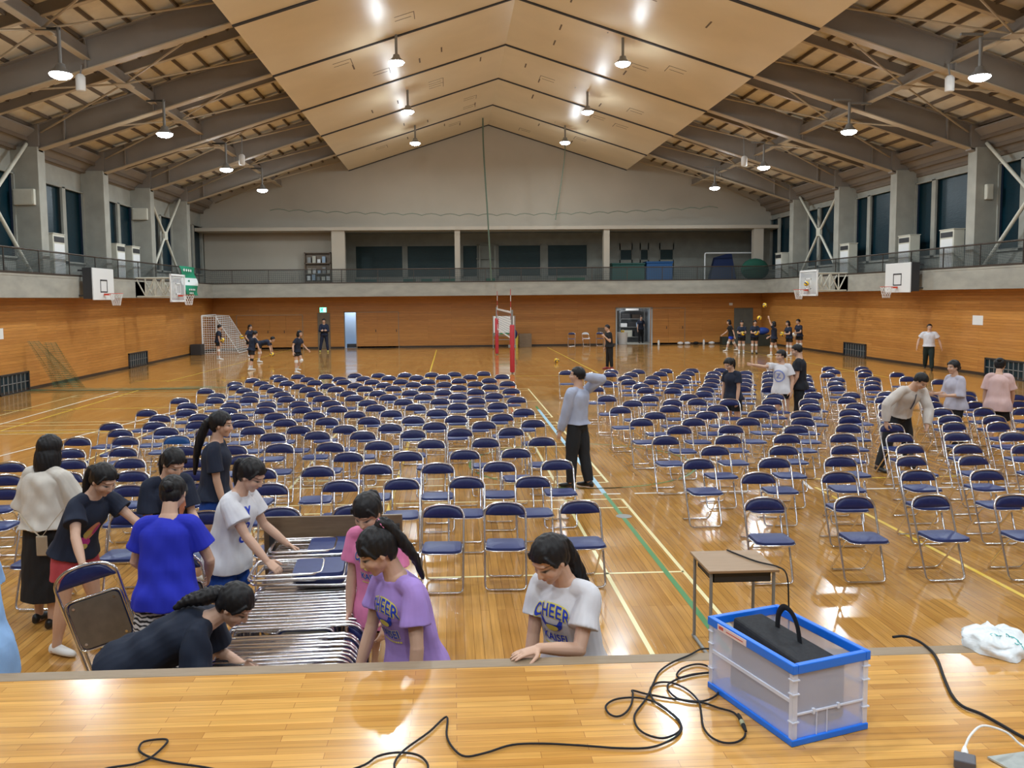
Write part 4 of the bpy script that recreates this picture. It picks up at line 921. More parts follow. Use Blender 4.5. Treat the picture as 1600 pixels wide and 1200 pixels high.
# wall vents at floor level, papers
for (x, y0, y1), lab in (((-13.3, 34.9, 37.0), 'far'), ((-13.3, 25.0, 26.75), 'near'), ((17.85, 35.1, 37.15), 'far'), ((17.85, 24.2, 27.05), 'near')):
    s = 1 if x < 0 else -1; X = lambda e: sorted((x, x+s*e))
    sd = 'left' if x < 0 else 'right'
    r = thing('wall_vent', (0, 0, 0), 'low barred ventilation window at the foot of the %s wall, %s one' % (sd, lab), 'vent', 'low barred windows at floor level')
    mb = MB(); mb.box(*X(.05), y0, y0+.05, .0, .62); mb.box(*X(.05), y1-.05, y1, .0, .62); mb.box(*X(.05), y0, y1, .57, .62); mb.box(*X(.05), y0, y1, 0, .04)
    build('vent_frame', mb, M['dark'], r)
    mb = MB(); k = int((y1-y0)/.22)
    for i in range(1, k): yy = y0+(y1-y0)*i/k; mb.box(*X(.035), yy-.012, yy+.012, .04, .57)
    mb.box(*X(.035), y0, y1, .30, .32)
    build('vent_bars', mb, M['grey'], r); build('vent_pane', MB().box(*X(.012), y0+.03, y1-.03, .03, .58), M['glass'], r)
tag(build('notice_sheet', MB().box(17.84, 17.85, 27.27, 27.83, 1.69, 2.01), M['white']), 'white sheet of paper pinned on the right timber wall', 'paper')
tag(build('notice_sheet', MB().box(-13.3, -13.29, 25.05, 25.42, 1.68, 2.0), M['white']), 'white sheet of paper pinned on the left timber wall', 'paper')
tag(build('wall_clock', MB().box(15.95, 16.15, FB-.06, FB, 2.2, 2.35), M['white'], bevel=.02), 'small white box high on the back wall above the grey door', 'box')
# long trays / boards on side walls
# green divider net hanging loose at the left wall
gn = netmat('green_net', (.06, .17, .09), .06, .0045)
nt = thing('divider_net', (0, 0, 0), 'loose green dividing net gathered at the left wall and trailing over the floor', 'net')
for (x0, x1, z0, z1, yy, sl_) in ((-13.2, -12.2, .05, 1.55, 26.6, .75), (-12.75, -11.7, .05, 1.5, 26.7, .15)):
    mb = MB(); nu, nv = 14, 12; uv = []
    for i in range(nu):
        for j in range(nv):
            u, v = i/(nu-1), j/(nv-1); mb.v.append((x0+(x1-x0)*u*(.4+.6*v)+sl_*v, yy+.10*math.sin(u*18)+.1*v, z1+(z0-z1)*v)); uv.append((u*1.8, v*1.5))
    for i in range(nu-1):
        for j in range(nv-1): mb.f.append((i*nv+j, (i+1)*nv+j, (i+1)*nv+j+1, i*nv+j+1)); mb.m.append(0)
    build('net_fold', mb, gn, nt, smooth=True, uv=uv, auto=180)
mb = MB(); mb.tube(smooth_path([(-13.2, 26.7, .03), (-12, 26.3, .03), (-10.5, 26.1, .035), (-9, 26.3, .03), (-7.5, 26.35, .03)]), .018, 6)
build('net_hem', mb, mat('green_rope', (.16, .18, .10), .8), nt, smooth=True)
mb = MB(); uv = []
for i in range(40):
    for j in range(6):
        u, v = i/39, j/5; x = -13.1+6.2*u; mb.v.append((x, 26.25+.5*v*(1+.4*math.sin(x*2.1))+.08*math.sin(x*3), .02+.03*abs(math.sin(x*5+v*6)))); uv.append((u*8, v*.8))
for i in range(39):
    for j in range(5): mb.f.append((i*6+j, (i+1)*6+j, (i+1)*6+j+1, i*6+j+1)); mb.m.append(0)
build('net_trail', mb, gn, nt, smooth=True, uv=uv, auto=180)
# ================================================================== GALLERY ROOM CONTENTS
bs = thing('display_shelf', (-7.45, YB+.2, 3.55), 'shelf unit of papers and trophies on the back gallery wall', 'shelf')
mb = MB(); mb.box(-.76, .72, .12, .18, 0, 1.86); mb.box(-.76, -.70, -.15, .15, 0, 1.86); mb.box(.66, .72, -.15, .15, 0, 1.86)
for z in (0, .62, 1.22, 1.80): mb.box(-.76, .72, -.15, .15, z, z+.05)
mb.box(-.76, .72, -.15, .1, 0, .24)
build('shelf_body', mb, M['brownboard'], bs)
for k in range(14):
    z = (.29, .67, 1.27)[k % 3]; x = -.62+(k//3)*.27+(.05 if k % 3 else 0); h = rc.uniform(.18, .42)
    tag(build('shelf_item', MB().box(-7.45+x, -7.45+x+.18, YB+.08, YB+.2, 3.552+z, 3.55+z+h), M[['white', 'ivory', 'grey', 'lblue'][k % 4]]), '%s item on the gallery display shelf, %s shelf, %s from left' % (['white', 'ivory', 'grey', 'pale blue'][k % 4], ['bottom', 'middle', 'top'][k % 3], ORD[k//3]), 'box', 'items on the display shelf')
for x0, x1, z1, m_, lab in ((11.42, 12.95, 4.8, mat('container_blue', (.01, .10, .30), .5), 'large blue container in the gallery right of the dark green one'), (9.4, 11.3, 4.72, mat('container_green', (.01, .09, .07), .5), 'large dark green container in the gallery beside the pillar')):
    r = thing('storage_container', (0, 0, 0), lab, 'container')
    build('container_body', MB().box(x0, x1, 48.5, 49.4, 3.56, z1-.1), m_, r, bevel=.03); build('container_lid', MB().box(x0-.03, x1+.03, 48.45, 49.45, z1-.1, z1), m_, r, bevel=.02)
gr = thing('spare_goal', (16.2, 48.0, 3.55), 'white goal frame stored on the back gallery at the right', 'goal')
build('goal_frame', MB().tube(fillet([(-1.5, 0, 0), (-1.5, 0, 1.68), (1.5, 0, 1.68), (1.5, 0, 0)], .1, False), .045, 8), M['white'], gr, smooth=True)
tag(build('folded_mat', MB().hexa([(15.2, 48.6, 3.56), (16.8, 48.6, 3.56), (16.8, 49.2, 3.56), (15.2, 49.2, 3.56), (15.5, 48.7, 5.0), (16.5, 48.7, 5.3), (16.5, 49.0, 5.3), (15.5, 49.0, 5.0)]), mat('mat_navy', (.01, .025, .10), .7)), 'dark blue heap of mats behind the stored white goal', 'mats')
tag(build('net_heap', MB().ell((16.9, 45.95, 4.2), (.8, .3, .62), 14, 8), mat('net_heap_green', (.01, .08, .05), .9), smooth=True), 'dark green heap of nets in the right corner of the gallery', 'net')
for k, (x, w__) in enumerate([(-4.9, 1.2), (-2.4, .7), (-1.4, .6), (-.2, .9), (2.3, .5), (7.0, 1.6)]):
    tag(build('bench', MB().box(x-w__/2, x+w__/2, 48.6, 49.0, 3.56, 3.90), mat('bench_green%d' % k, (.01, .06+.01*k, .05), .6)), 'dark green low bench inside the back gallery, %s from the left' % ORD[k], 'bench', 'low benches in the back gallery')
# little reflected lamp glints come from the glazing itself
# ================================================================== VOLLEYBALLS
def make_ball():
    mb = MB(); n, k = 20, 14; mb.ell((0, 0, 0), (.105, .105, .105), n, k)
    for i, f in enumerate(mb.f):
        c = sum((Vector(mb.v[q]) for q in f), Vector())/len(f); a = math.atan2(c.y, c.x)
        mb.m[i] = 1 if math.sin(3*a+c.z*22) > .45 else 0
    return mb
vb = {}
def ball(x, y, z, lab, white=False):
    nm = 'volleyball'
    key = 'w' if white else 'y'
    if key not in vb:
        vb[key] = build(nm, make_ball(), [M['white'] if white else M['ballyellow'], M['navy'] if not white else M['ivory']], smooth=True, auto=180); o = vb[key]
    else: o = vb[key].copy(); COL.objects.link(o)
    o.location = (x, y, z); o.rotation_euler = (rc.uniform(0, 3), rc.uniform(0, 3), 0)
    tag(o, lab, 'volleyball', 'yellow and blue volleyballs'); return o
# ================================================================== PEOPLE
def skinmat(name, col):
    m = mat(name, col, .5); t, n, l, b = nodes(m)
    a = n.new('ShaderNodeAttribute'); a.attribute_name = 'Feature'; l.new(a.outputs['Color'], b.inputs['Base Color'])
    b.inputs['Subsurface Weight'].default_value = .0
    return m
M['skin'] = skinmat('skin', (.58, .36, .25))
SK = (.60, .375, .265)
def hairmat(name, c):
    m = mat(name, c, .5, spec=.3); t, n, l, b = nodes(m)
    tc = n.new('ShaderNodeTexCoord'); mp = n.new('ShaderNodeMapping'); mp.inputs['Scale'].default_value = (70, 70, 6)
    nz = n.new('ShaderNodeTexNoise'); nz.inputs['Scale'].default_value = 1.5; bp = n.new('ShaderNodeBump'); bp.inputs['Strength'].default_value = .35; bp.inputs['Distance'].default_value = .004
    l.new(tc.outputs['Object'], mp.inputs[0]); l.new(mp.outputs[0], nz.inputs['Vector']); l.new(nz.outputs[0], bp.inputs['Height']); l.new(bp.outputs[0], b.inputs['Normal'])
    return m
M['hair'] = hairmat('black_hair', (.010, .009, .010))
CL = {}
def cloth(name, col, rough=.85):
    if name not in CL: CL[name] = mottled('cloth_'+name, col, tuple(c*.9 for c in col), 9, rough)
    return CL[name]
def V(*a): return Vector(a[0]) if len(a) == 1 else Vector(a)
def rot(v, axis, deg): return Matrix.Rotation(math.radians(deg), 3, axis) @ v
class Body:
    """skeleton in world space; s = left, f = forward, u = up of the heading frame"""
    def __init__(b, x, y, heading, H=1.6, lean=0, bend=0, side=0, twist=0, head=(0, 0, 0), arms=None, legs=None, male=False, z0=0.0, wide=1.0, hipdrop=None):
        b.H = H; b.male = male; b.wide = wide
        h = math.radians(heading); b.F = Vector((math.cos(h), math.sin(h), 0)); b.S = Vector((-math.sin(h), math.cos(h), 0)); b.U = Vector((0, 0, 1))
        legs = legs or ((-3, 0), (3, 0))     # (thigh forward deg, knee flex deg[, outward deg]) left, right
        b.legs = []; hw = .049*H; lt, ls = .245*H, .235*H
        low = 0
        for k, lg in enumerate(legs):
            sd = 1 if k == 0 else -1; a = lg[0]; kn = lg[1]; ou = lg[2] if len(lg) > 2 else 2
            d1 = rot(-b.U, b.S, -a); d1 = rot(d1, b.F, sd*ou); d2 = rot(-b.U, b.S, -(a-kn)); d2 = rot(d2, b.F, sd*ou)
            b.legs.append((sd, d1, d2)); low = max(low, -(d1*lt+d2*ls).z)
        b.P = Vector((x, y, z0+low+.042*H))
        t1 = rot(b.U, b.S, lean); t1 = rot(t1, b.F, side); t2 = rot(b.U, b.S, lean+bend); t2 = rot(t2, b.F, side*1.3)
        b.t1, b.t2 = t1, t2
        b.f1 = rot(b.F, b.S, lean); s2 = rot(b.S, b.U, twist); b.s2 = (s2-t2*s2.dot(t2)).normalized(); b.f2 = b.s2.cross(t2).normalized(); b.s1 = b.S
        b.W = b.P+t1*.10*H; b.C = b.W+(t1+t2).normalized()*.09*H; b.N = b.C+t2*.125*H
        # legs
        b.hip = {}; b.knee = {}; b.ank = {}
        for sd, d1, d2 in b.legs:
            hp = b.P+b.s1*sd*hw; kn = hp+d1*lt; an = kn+d2*ls; b.hip[sd], b.knee[sd], b.ank[sd] = hp, kn, an
        # arms
        sw = (.110 if male else .096)*H*wide; b.sh = {}; b.el = {}; b.wr = {}; b.hd = {}; b.hn = {}; b.curl = {}
        la, lf = .172*H, .150*H
        arms = arms or {}
        for sd in (1, -1):
            sp = b.N+b.s2*sd*sw-b.t2*.034*H; b.sh[sd] = sp
            A = arms.get(sd, ((0.05, .08, -1), (.15, 0, -1)))
            if A[0] == 'to':      # ('to', world wrist target, elbow hint world dir)
                T = Vector(A[1]); d = T-sp; L = min(d.length, (la+lf)*.995); dn = d.normalized(); T = sp+dn*L
                ca = (la*la+L*L-lf*lf)/(2*la*L); ca = max(-1, min(1, ca)); hn = Vector(A[2]); hn = (hn-dn*hn.dot(dn)).normalized()
                e = sp+dn*la*ca+hn*la*math.sqrt(1-ca*ca); wv = T
                opt = A[3] if len(A) > 3 else {}
            else:
                def W_(v): return (b.F*v[0]+b.S*v[1]*sd+b.U*v[2]).normalized()
                e = sp+W_(A[0])*la; wv = e+W_(A[1])*lf; opt = A[2] if len(A) > 2 else {}
            b.el[sd], b.wr[sd] = e, wv
            hd = Vector(opt['dir']).normalized() if 'dir' in opt else (wv-e).normalized()
            pn = Vector(opt['palm']) if 'palm' in opt else -b.S*sd+b.F*-.2
            pn = (pn-hd*pn.dot(hd)).normalized(); b.hd[sd], b.hn[sd], b.curl[sd] = hd, pn, opt.get('curl', 18)
        # head
        hp_, hy_, hr_ = head; b.hh = (.150*H if H < 1.68 else .138*H)
        hu = rot(b.U, b.S, (lean+bend)*.55+hp_); hf = rot(b.F, b.S, (lean+bend)*.55+hp_)
        hf = rot(hf, b.U, hy_); hu = rot(hu, b.U, hy_); hu = rot(hu, hf, hr_)
        b.hu = hu.normalized(); b.hf = hf.normalized(); b.hs = b.hu.cross(b.hf).normalized()
        nk = b.N+(b.t2*.6+b.hu*.4).normalized()*.045*H; b.nk = nk
        b.Hc = nk+b.hu*b.hh*.40+b.hf*b.hh*.12
    def hl(b, s, f, u): return b.Hc+(b.hs*s+b.hf*f+b.hu*u)*b.hh
def ringtube(mb, rings, n=16):
    """rings: (centre, sidevec, frontvec, rx, rf, rb)"""
    vs = []
    for c, s, f, rx, rf, rb in rings:
        for j in range(n):
            a = 2*math.pi*j/n; sn = math.sin(a); vs.append(c+s*rx*math.cos(a)+f*(rf if sn > 0 else rb)*sn)
    k = len(rings); fs = [(i*n+j, i*n+(j+1) % n, (i+1)*n+(j+1) % n, (i+1)*n+j) for i in range(k-1) for j in range(n)]
    fs += [tuple(range(n))[::-1], tuple(range((k-1)*n, k*n))]
    # keep normals outward
    o = mb.add(vs, fs); return mb
def limb(mb, pts, rad, n=12, flat=None, cap=True):
    """smoothly interpolated tapered limb with rounded ends"""
    P = smooth_path(pts, 6); m = len(P)-1; R = []
    for i in range(len(P)):
        t = i/m*(len(rad)-1); k = min(int(t), len(rad)-2); fr = t-k; fr = fr*fr*(3-2*fr); R.append(rad[k]*(1-fr)+rad[k+1]*fr)
    if cap:
        d0 = (P[0]-P[1]).normalized(); d1 = (P[-1]-P[-2]).normalized(); r0, r1 = R[0], R[-1]
        P = [P[0]+d0*r0*.95, P[0]+d0*r0*.7]+P+[P[-1]+d1*r1*.7, P[-1]+d1*r1*.95]; R = [r0*.3, r0*.75]+R+[r1*.75, r1*.3]
    mb.tube(P, R, n, flat=flat)
def torso_rings(b, e=0, lo=-.045, hi=1.0, flare=0):
    """sections of the trunk from crotch to neck; e = looseness"""
    H = b.H; ml = b.male; w = b.wide
    T = [(-.05, .060, .050, .055), (-.02, .090, .062, .072), (.01, .100*w, .066, .075), (.05, .092*w, .064, .064), (.10, .076*w, .058, .052), (.15, .080*w, .064, .056), (.205, .092*w, .074, .062), (.25, .094*w, .066, .062), (.28, .080*w, .050, .054), (.303, .050, .036, .042), (.325, .037, .033, .036)]
    if ml: T = [(-.05, .055, .050, .05), (-.02, .085, .062, .066), (.01, .092*w, .066, .068), (.05, .088*w, .066, .060), (.10, .085*w, .066, .056), (.15, .092*w, .068, .060), (.205, .104*w, .070, .066), (.25, .106*w, .066, .066), (.28, .092*w, .052, .058), (.303, .056, .038, .045), (.325, .042, .038, .040)]
    out = []
    def pos(t):
        if t < .10: c = b.P+b.t1*t*H; ax = b.t1
        elif t < .19: c = b.W+(b.t1+b.t2).normalized()*(t-.10)*H; ax = (b.t1+b.t2).normalized()
        else: c = b.C+b.t2*(t-.19)*H; ax = b.t2
        k = min(1, max(0, (t-.06)/.14)); s = (b.s1*(1-k)+b.s2*k).normalized(); s = (s-ax*s.dot(ax)).normalized(); f = s.cross(ax)
        return c, s, f, k
    for t, rx, rf, rb in T:
        c, s, f, k = pos(t)
        out.append((t, c, s, f, rx*H+e, rf*H+e, rb*H+e))
    return out, pos
def hand(mb, b, sd, vox):
    H = b.H; w_, d, n = b.wr[sd], b.hd[sd], b.hn[sd]; lat = d.cross(n).normalized()
    th = lat if lat.dot(b.F) > 0 else -lat      # thumb side looks forward
    if abs(lat.dot(b.F)) < .25: th = lat if lat.dot(b.U) > 0 else -lat
    PL = .056*H; hw = .0235*H; ht = .0085*H
    ringtube(mb, [(w_-d*.01*H, th, n, .0150*H, .0115*H, .0115*H), (w_+d*.012*H, th, n, .0185*H, .0105*H, .0105*H), (w_+d*PL*.55, th, n, hw, ht, ht*1.05), (w_+d*PL, th, n, hw*1.0, ht*.85, ht*.95), (w_+d*(PL+.005*H), th, n, hw*.85, ht*.5, ht*.6)], 12)
    fr = max(.0049*H, vox*.75); cu = b.curl[sd]
    for k, (o, L) in enumerate(((.75, .040), (.26, .0455), (-.26, .042), (-.74, .033))):
        p = w_+d*PL*.93+th*hw*o; dd = rot(d, th.cross(n), 0); ax = d.cross(n)
        dd = (d+th*o*.10).normalized(); pts = [p]
        for q in range(3):
            ang = cu*(.55 if q == 0 else 1.0+.15*k); dd = rot(dd, dd.cross(n).normalized(), ang); p = p+dd*L*H*(.42, .32, .26)[q]; pts.append(p)
        limb(mb, pts, [fr*1.05, fr*1.0, fr*.92, fr*.75], 8)
    p0 = w_+d*.012*H+th*hw*.6; d1 = (d*.55+th*.85+n*.25).normalized(); p1 = p0+d1*.022*H; d2 = (d*.9+th*.42+n*.35).normalized(); p2 = p1+d2*.020*H; p3 = p2+(d2+d*.3).normalized()*.016*H
    limb(mb, [p0, p1, p2, p3], [.0085*H, max(.0068*H, vox*.8), max(.0060*H, vox*.75), max(.0046*H, vox*.7)], 8)
def remesh(name, mb, vox, smooth_it=2, parent=None, m=None, fn=None, disp=None, keep=None):
    me = bpy.data.meshes.new(name); me.from_pydata([tuple(v) for v in mb.v], [], mb.f); me.update()
    bm = bmesh.new(); bm.from_mesh(me); bmesh.ops.recalc_face_normals(bm, faces=bm.faces); bm.to_mesh(me); bm.free()
    o = bpy.data.objects.new(name, me); COL.objects.link(o)
    md = o.modifiers.new('r', 'REMESH'); md.mode = 'VOXEL'; md.voxel_size = vox; md.use_smooth_shade = True
    if smooth_it: s = o.modifiers.new('s', 'SMOOTH'); s.factor = .5; s.iterations = smooth_it
    dg = bpy.context.evaluated_depsgraph_get(); ne = bpy.data.meshes.new_from_object(o.evaluated_get(dg), preserve_all_data_layers=False, depsgraph=dg)
    o.modifiers.clear(); o.data = ne; bpy.data.meshes.remove(me); me = ne; me.name = name
    n = len(me.vertices)
    co = np.empty(n*3, np.float32); me.vertices.foreach_get('co', co); co = co.reshape(-1, 3)
    if disp:
        nr = np.empty(n*3, np.float32); me.vertices.foreach_get('normal', nr); nr = nr.reshape(-1, 3)
        co = disp(co, nr); me.vertices.foreach_set('co', co.astype(np.float32).ravel())
    if keep is not None:
        kp = keep(co)
        if not kp.all():
            bm = bmesh.new(); bm.from_mesh(me); bm.verts.ensure_lookup_table()
            bmesh.ops.delete(bm, geom=[bm.verts[i] for i in np.nonzero(~kp)[0]], context='VERTS'); bm.to_mesh(me); bm.free()
    if fn:
        col = fn(co); at = me.color_attributes.new('Feature', 'FLOAT_COLOR', 'POINT')
        c4 = np.ones((n, 4), np.float32); c4[:, :3] = col; at.data.foreach_set('color', c4.ravel())
    me.materials.clear()
    if m: me.materials.append(m)
    me.polygons.foreach_set('use_smooth', [True]*len(me.polygons)); me.update()
    if parent: o.parent = parent; me.transform(Matrix.Translation(-parent.location))
    return o
def wave(co, nr, amp, sc, seed=0, stretch=(1, 1, .45)):
    q = co*np.array(stretch)*sc+seed*3.7
    v = np.sin(q[:, 0]*1.7+1.3*np.sin(q[:, 2]*1.1+q[:, 1]))*.5+np.sin(q[:, 1]*2.3+1.7*np.sin(q[:, 0]*.9-q[:, 2]*1.3))*.35+np.sin(q[:, 2]*3.1+q[:, 0]*1.9+q[:, 1]*1.5)*.25
    return co+nr*(amp*v)[:, None]
def head_parts(mb, b):
    h = b.hh; B = (b.hs, b.hf, b.hu)
    def E(s, f, u, rs, rf, ru, n=16, k=12): mb.ell(b.hl(s, f, u), (rs*h, rf*h, ru*h), n, k, basis=B)
    E(0, -.07, .10, .335, .40, .385, 20, 14); E(0, .07, -.10, .275, .315, .33); E(0, .13, -.30, .17, .20, .17); E(0, .235, -.405, .09, .085, .075)
    E(.15, .20, -.12, .13, .14, .14); E(-.15, .20, -.12, .13, .14, .14)       # cheeks
    E(0, .30, .12, .20, .06, .06)                                              # brow
    mb.tube([b.hl(0, .345, .03), b.hl(0, .40, -.06), b.hl(0, .425, -.135), b.hl(0, .40, -.165)], [h*.032, h*.036, h*.042, h*.032], 8)
    E(.045, .375, -.145, .035, .04, .028, 8, 6); E(-.045, .375, -.145, .035, .04, .028, 8, 6)
    E(0, .345, -.235, .085, .04, .022, 10, 6); E(0, .335, -.275, .07, .04, .026, 10, 6)
    for s in (1, -1): E(s*.335, -.03, -.05, .028, .065, .105, 10, 8)
def face_colour(b, vox):
    def fn(co):
        p = (co-np.array(b.Hc, np.float32))/b.hh; S = p@np.array(b.hs); Fr = p@np.array(b.hf); U = p@np.array(b.hu)
        col = np.tile(np.array(SK, np.float32), (len(co), 1))
        def blend(mask, c):
            nonlocal col
            col = col*(1-mask[:, None])+np.array(c, np.float32)*mask[:, None]
        front = Fr > .12
        a = np.abs(S); soft = vox/b.hh*.6+.01
        def el(cs, cu, rs, ru): d = np.sqrt(((a-cs)/rs)**2+((U-cu)/ru)**2); return np.clip((1-d)/soft*max(min(rs, ru), .01)*1.2+.5, 0, 1)*front
        blend(el(.14, -.005, .078, .030), (.42, .33, .28)); blend(el(.14, .004, .080, .017), (.02, .012, .01)); blend(el(.14, -.010, .026, .024), (.015, .01, .01))
        blend(el(.15, .090, .095, .016), (.06, .035, .025)*1)
        blend(np.clip((1-np.sqrt((S/.085)**2+((U+.255)/.036)**2))*2.5, 0, 1)*front*(Fr > .25), (.46, .14, .13))
        blend(np.clip((1-np.sqrt((a-.20)**2/.012+(U+.13)**2/.008)), 0, 1)*front*.28, (.66, .30, .24))
        blend(np.clip((1-np.sqrt(((a-.04)/.018)**2+((U+.165)/.012)**2))*2, 0, 1)*front*.6, (.25, .10, .08))
        return col
    return fn
def hair(root, b, style, vox):
    h = b.hh; B = (b.hs, b.hf, b.hu); mb = MB()
    def E(s, f, u, rs, rf, ru): mb.ell(b.hl(s, f, u), (rs*h, rf*h, ru*h), 20, 14, basis=B)
    k = style.get('vol', 1.03); E(0, -.085, .115, .375*k, .445*k, .42*k)
    G = Vector((0, 0, -1)); kind = style['kind']; xtra = None
    E(0, -.20, -.05, .33*k, .27*k, .32)
    hl_ = style.get('line', .24)
    if style.get('bangs'):
        for s in (-.24, -.16, -.08, 0, .08, .16, .24):
            q = .06*(s/.24)**2
            mb.tube([b.hl(s*.8, .22, .42), b.hl(s*1.0, .355-q, .28), b.hl(s*1.08, .378-q*1.3, .17), b.hl(s*1.12, .375-q*1.5, .07)], [h*.05, h*.045, h*.036, h*.016], 6)
    if kind in ('pony', 'pony_side', 'bun', 'low'):
        for s in (-1, 1): mb.tube([b.hl(s*.24, .24, .34), b.hl(s*.315, .20, .16), b.hl(s*.335, .12, .0), b.hl(s*.335, .08, -.12)], [h*.035, h*.045, h*.035, h*.010], 6)
    if kind == 'bob':
        dn = style.get('drop', 0); E(0, -.14, -.22-dn*.6, .43, .40, .50+dn); E(.26, .02, -.28-dn*.5, .16, .24, .38+dn*.8); E(-.26, .02, -.28-dn*.5, .16, .24, .38+dn*.8)
    fl_ = style.get('face', True)
    def keep(co):
        p = (co-np.array(b.Hc, np.float32))/h; S = p@np.array(b.hs); Fr = p@np.array(b.hf); U = p@np.array(b.hu); a = np.abs(S)
        line = hl_-.0*S+.28*(np.clip(a-.05, 0, 1))**1.4*-1
        if style.get('bangs'): line = .16-.35*np.clip(a-.18, 0, 1)
        cut = (Fr > .17) & (U < line) & (a < .315)
        if kind != 'bob': cut |= (Fr > .02) & (U < -.03) ; cut |= (Fr > -.13) & (U < -.10); cut |= (U < -.36)
        else: cut |= (Fr > .13) & (U < .12) & (a < .36); cut |= (U < -.60-style.get('drop', 0))
        if kind == 'short': cut |= (U < -.20); cut |= (Fr > -.02) & (U < .02)
        if style.get('bangs'):
            strand = (Fr > .20) & (U > .02) & (a < .27); cut &= ~strand
        return ~cut
    o = remesh('hair', mb, vox, 2, root, M['hair'], keep=keep, disp=lambda c, n: wave(c, n, .0022, 90, 1, (1, 1, .15)))
    tl = MB()
    if kind in ('pony', 'low'):
        s0, f0, u0 = style.get('tie', (0, -.50, .22)); L = style.get('len', .30); sw = Vector(style.get('swing', (0, 0, 0)))
        p0 = b.hl(s0*.8, f0+.08, u0); p1 = b.hl(s0, f0-.10, u0+.01); back = (p1-p0).normalized()
        p2 = p1+(back*.30+G+sw).normalized()*L*.35; p3 = p2+(G+sw*1.6).normalized()*L*.35; p4 = p3+(G+sw*.8).normalized()*L*.35
        pts = smooth_path([p0, p1, p2, p3, p4], 5); m_ = len(pts)-1
        R = [h*(.13+.06*math.sin(min(1, i/m_*2)*math.pi/2))*(1-.75*max(0, (i/m_-.45)/.55)**1.3)*style.get('thick', 1) for i in range(len(pts))]
        tl.tube(pts, R, 12, flat=.8)
        remesh('ponytail', tl, vox, 1, root, M['hair'], disp=lambda c, n: wave(c, n, .004, 110, 2, (1, 1, .1)))
        if style.get('tiecol'):
            q = MB(); q.tube([b.hl(s0*.8, f0-.01, u0+.01), b.hl(s0*.9, f0-.07, u0+.02)], h*.155, 12); build('hair_tie', q, cloth('tie_'+style['tiecol'][0], style['tiecol'][1]), root and None, smooth=True).parent = root
            for c in root.children:
                if c.name.startswith('hair_tie'): c.data.transform(Matrix.Translation(-root.location))
    if kind == 'bun':
        q = MB(); q.ell(b.hl(0, -.50, style.get('bunu', .18)), (h*.16, h*.15, h*.16), 14, 10, basis=B); remesh('hair_bun', q, vox, 1, root, M['hair'], disp=lambda c, n: wave(c, n, .004, 90, 2))
    return o
PRINTS = []
